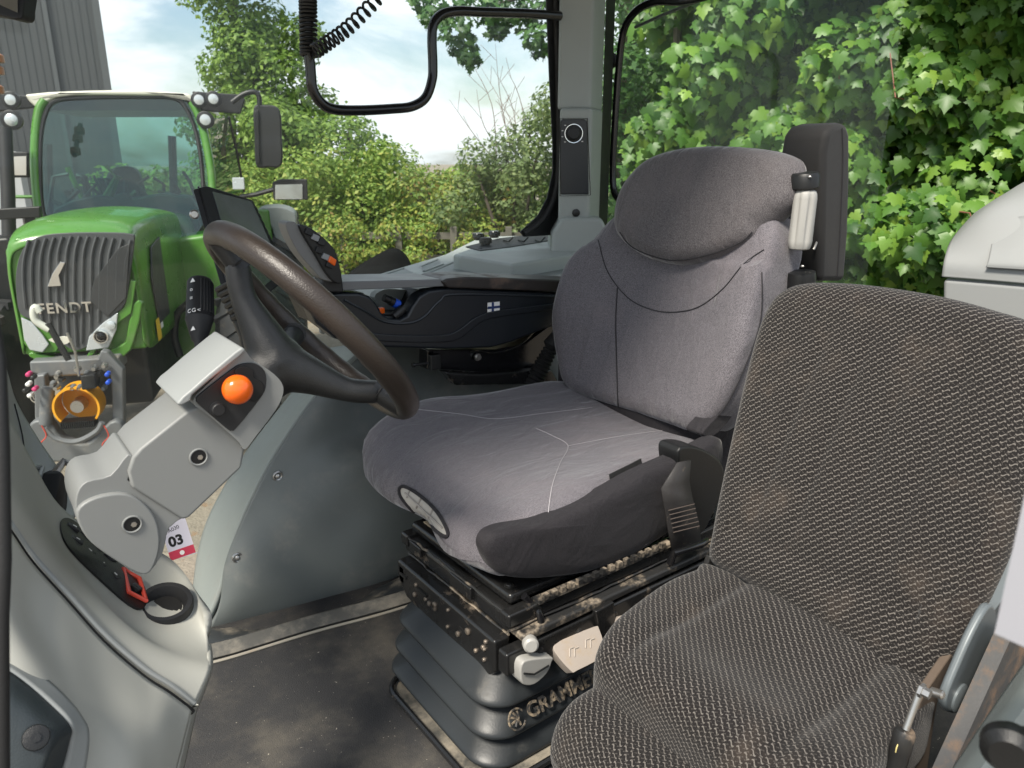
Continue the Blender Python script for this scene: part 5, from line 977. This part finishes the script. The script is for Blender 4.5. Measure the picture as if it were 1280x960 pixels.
for x, d, h, mi_, lab in bl:
    cs = [(W(x+rng.normal()*.45, d+rng.normal()*.35, rng.uniform(.3, h-.35)), (rng.uniform(.3,.5), rng.uniform(.3,.5), rng.uniform(.22,.4))) for _ in range(26)]
    tree('hedge_bush', lab, W(x, d), cs, 330, .085, m_bush[mi_], .05, 'bushes along the fence', up=.5)
tree('bramble_bush', 'low bramble growing through the fence rails, yellow and red leaved', W(-1.2,11.7), column(-4,1.2,10.9,11.6,.15,1.3,60,(.2,.36)), 300, .07, m_bush[1], .02, 'bushes along the fence', up=.4)
# oak bough hanging in at the top
ok_ = thing('oak_tree', 'oak whose leafy bough hangs into the top of the right window', 'tree', W(1.5,9.6)); 
oc = [(D(x, y, 8.2+rng.normal()*.25), (.22*s, .22*s, .15*s)) for x, y, s in ((530,5,.8),(548,22,.9),(566,38,1),(580,60,.8),(588,75,.6),(560,5,1.1),(600,12,1.1),(625,20,.9),(640,5,1.2),(622,38,.6),(655,25,.9),(668,45,.8),(680,20,1),(675,62,.6),(600,-20,1.4),(650,-20,1.4),(540,-20,1.2),(700,0,1.3),(720,-10,1.4),(760,10,1.6),(800,-10,1.6),(740,40,1.2),(830,-20,1.5))]
C, N_, S = clumps(oc, 80, .10, up=.5, out=.4, toward=-FH, tw=.3); leafcloud('crown', C, N_, S, oakl, m_mid, ok_)
MB().tube(cat([W(1.5,9.6,0), W(1.45,9.5,2.5), W(1.3,9.2,4.6)], 6), [.2-.006*i for i in range(13)], 10).build('trunk', bark, ok_); MB().tube(cat([W(1.3,9.2,4.6), D(700,-20,8.6), D(620,5,8.3), D(560,15,8.2), D(545,25,8.2)], 6), .018, 8).build('limb', bark, ok_)
# thin bare twiggy shrub against the sky
bt = thing('bare_shrub', 'thin leafless twigs standing against the sky behind the bushes', 'shrub', W(.2,12.6)); tb = MB()
for k in range(12):
    x0 = rng.uniform(-.3,.5); p = W(x0, 12.5, 2.2); q = p+RT*rng.uniform(-.9,.7)+np.array([0,0,rng.uniform(.7,2.0)]); mid = (p+q)/2+rng.normal(size=3)*.1; pc = cat([p, mid, q], 5); tb.tube(pc, [.009*(1-.8*i/10) for i in range(len(pc))], 4)
    for j in (4, 6, 8): s = pc[j]; tb.tube([s, s+RT*rng.uniform(-.35,.35)+np.array([0,0,rng.uniform(.1,.35)])], .003, 4)
tb.build('twigs', twigm, bt); limbs(W(.2,12.6,0), [W(-.1,12.5,2.3), W(.4,12.5,2.4)], .03, bark, bt)
# ================================================================= sky, sun, camera
SUN_EL, SUN_AZ = math.radians(48), None
sund = nrm(-FH*.55-RT*.35+np.array([0,0,.85]))           # direction towards the sun: behind the camera, a little left
w = bpy.data.worlds.new('World'); SC.world = w; w.use_nodes = True; nt = w.node_tree; bg = nt.nodes['Background']
sky = nt.nodes.new('ShaderNodeTexSky'); sky.sky_type = 'NISHITA'; sky.sun_disc = False; sky.sun_elevation = math.asin(sund[2]); sky.sun_rotation = math.atan2(sund[0], sund[1]); sky.air_density = 1.2; sky.dust_density = 1.5
tc = nt.nodes.new('ShaderNodeTexCoord').outputs['Generated']; mp = nt.nodes.new('ShaderNodeMapping'); mp.inputs['Scale'].default_value = (1, 1, 2.6); nt.links.new(tc, mp.inputs[0])
cl = ramp(nt, noise(nt, mp.outputs[0], 3.2, 7, .58, .35), .36, .60); sh2 = noise(nt, mp.outputs[0], 7, 5, .6)
cc_ = mixc(nt, sh2, (5.9,6.3,6.8), (8.3,8.45,8.6)); c = mixc(nt, cl*.93, X(nt, sky.outputs[0])*1. if False else X(nt, sky.outputs[0]), cc_); nt.links.new(c.o, bg.inputs[0]); bg.inputs[1].default_value = .068
ld = bpy.data.lights.new('sun', 'SUN'); ld.energy = 2.6; ld.angle = math.radians(14); ld.color = (1, .93, .82); lo_ = bpy.data.objects.new('sun', ld); COL.objects.link(lo_); lo_.rotation_euler = Vector(sund).to_track_quat('Z', 'Y').to_euler()
cam = bpy.data.cameras.new('camera'); co_ = bpy.data.objects.new('camera', cam); COL.objects.link(co_); SC.camera = co_; cam.sensor_width = 36; cam.lens = 930/1280*36; cam.clip_start = .02; cam.clip_end = 2000; cam.dof.use_dof = True; cam.dof.focus_distance = 1.45; cam.dof.aperture_fstop = 9.5
m4 = Matrix([[RT[i], UP[i], -FW[i], C0[i]] for i in range(3)]+[[0,0,0,1]]); co_.matrix_world = m4
SC.view_settings.view_transform = 'Standard'; SC.view_settings.look = 'None'; SC.view_settings.exposure = 1.33; SC.view_settings.gamma = 1
SC.cycles.max_bounces = 8; SC.cycles.transparent_max_bounces = 24; SC.cycles.use_denoising = True; SC.cycles.sample_clamp_indirect = 6
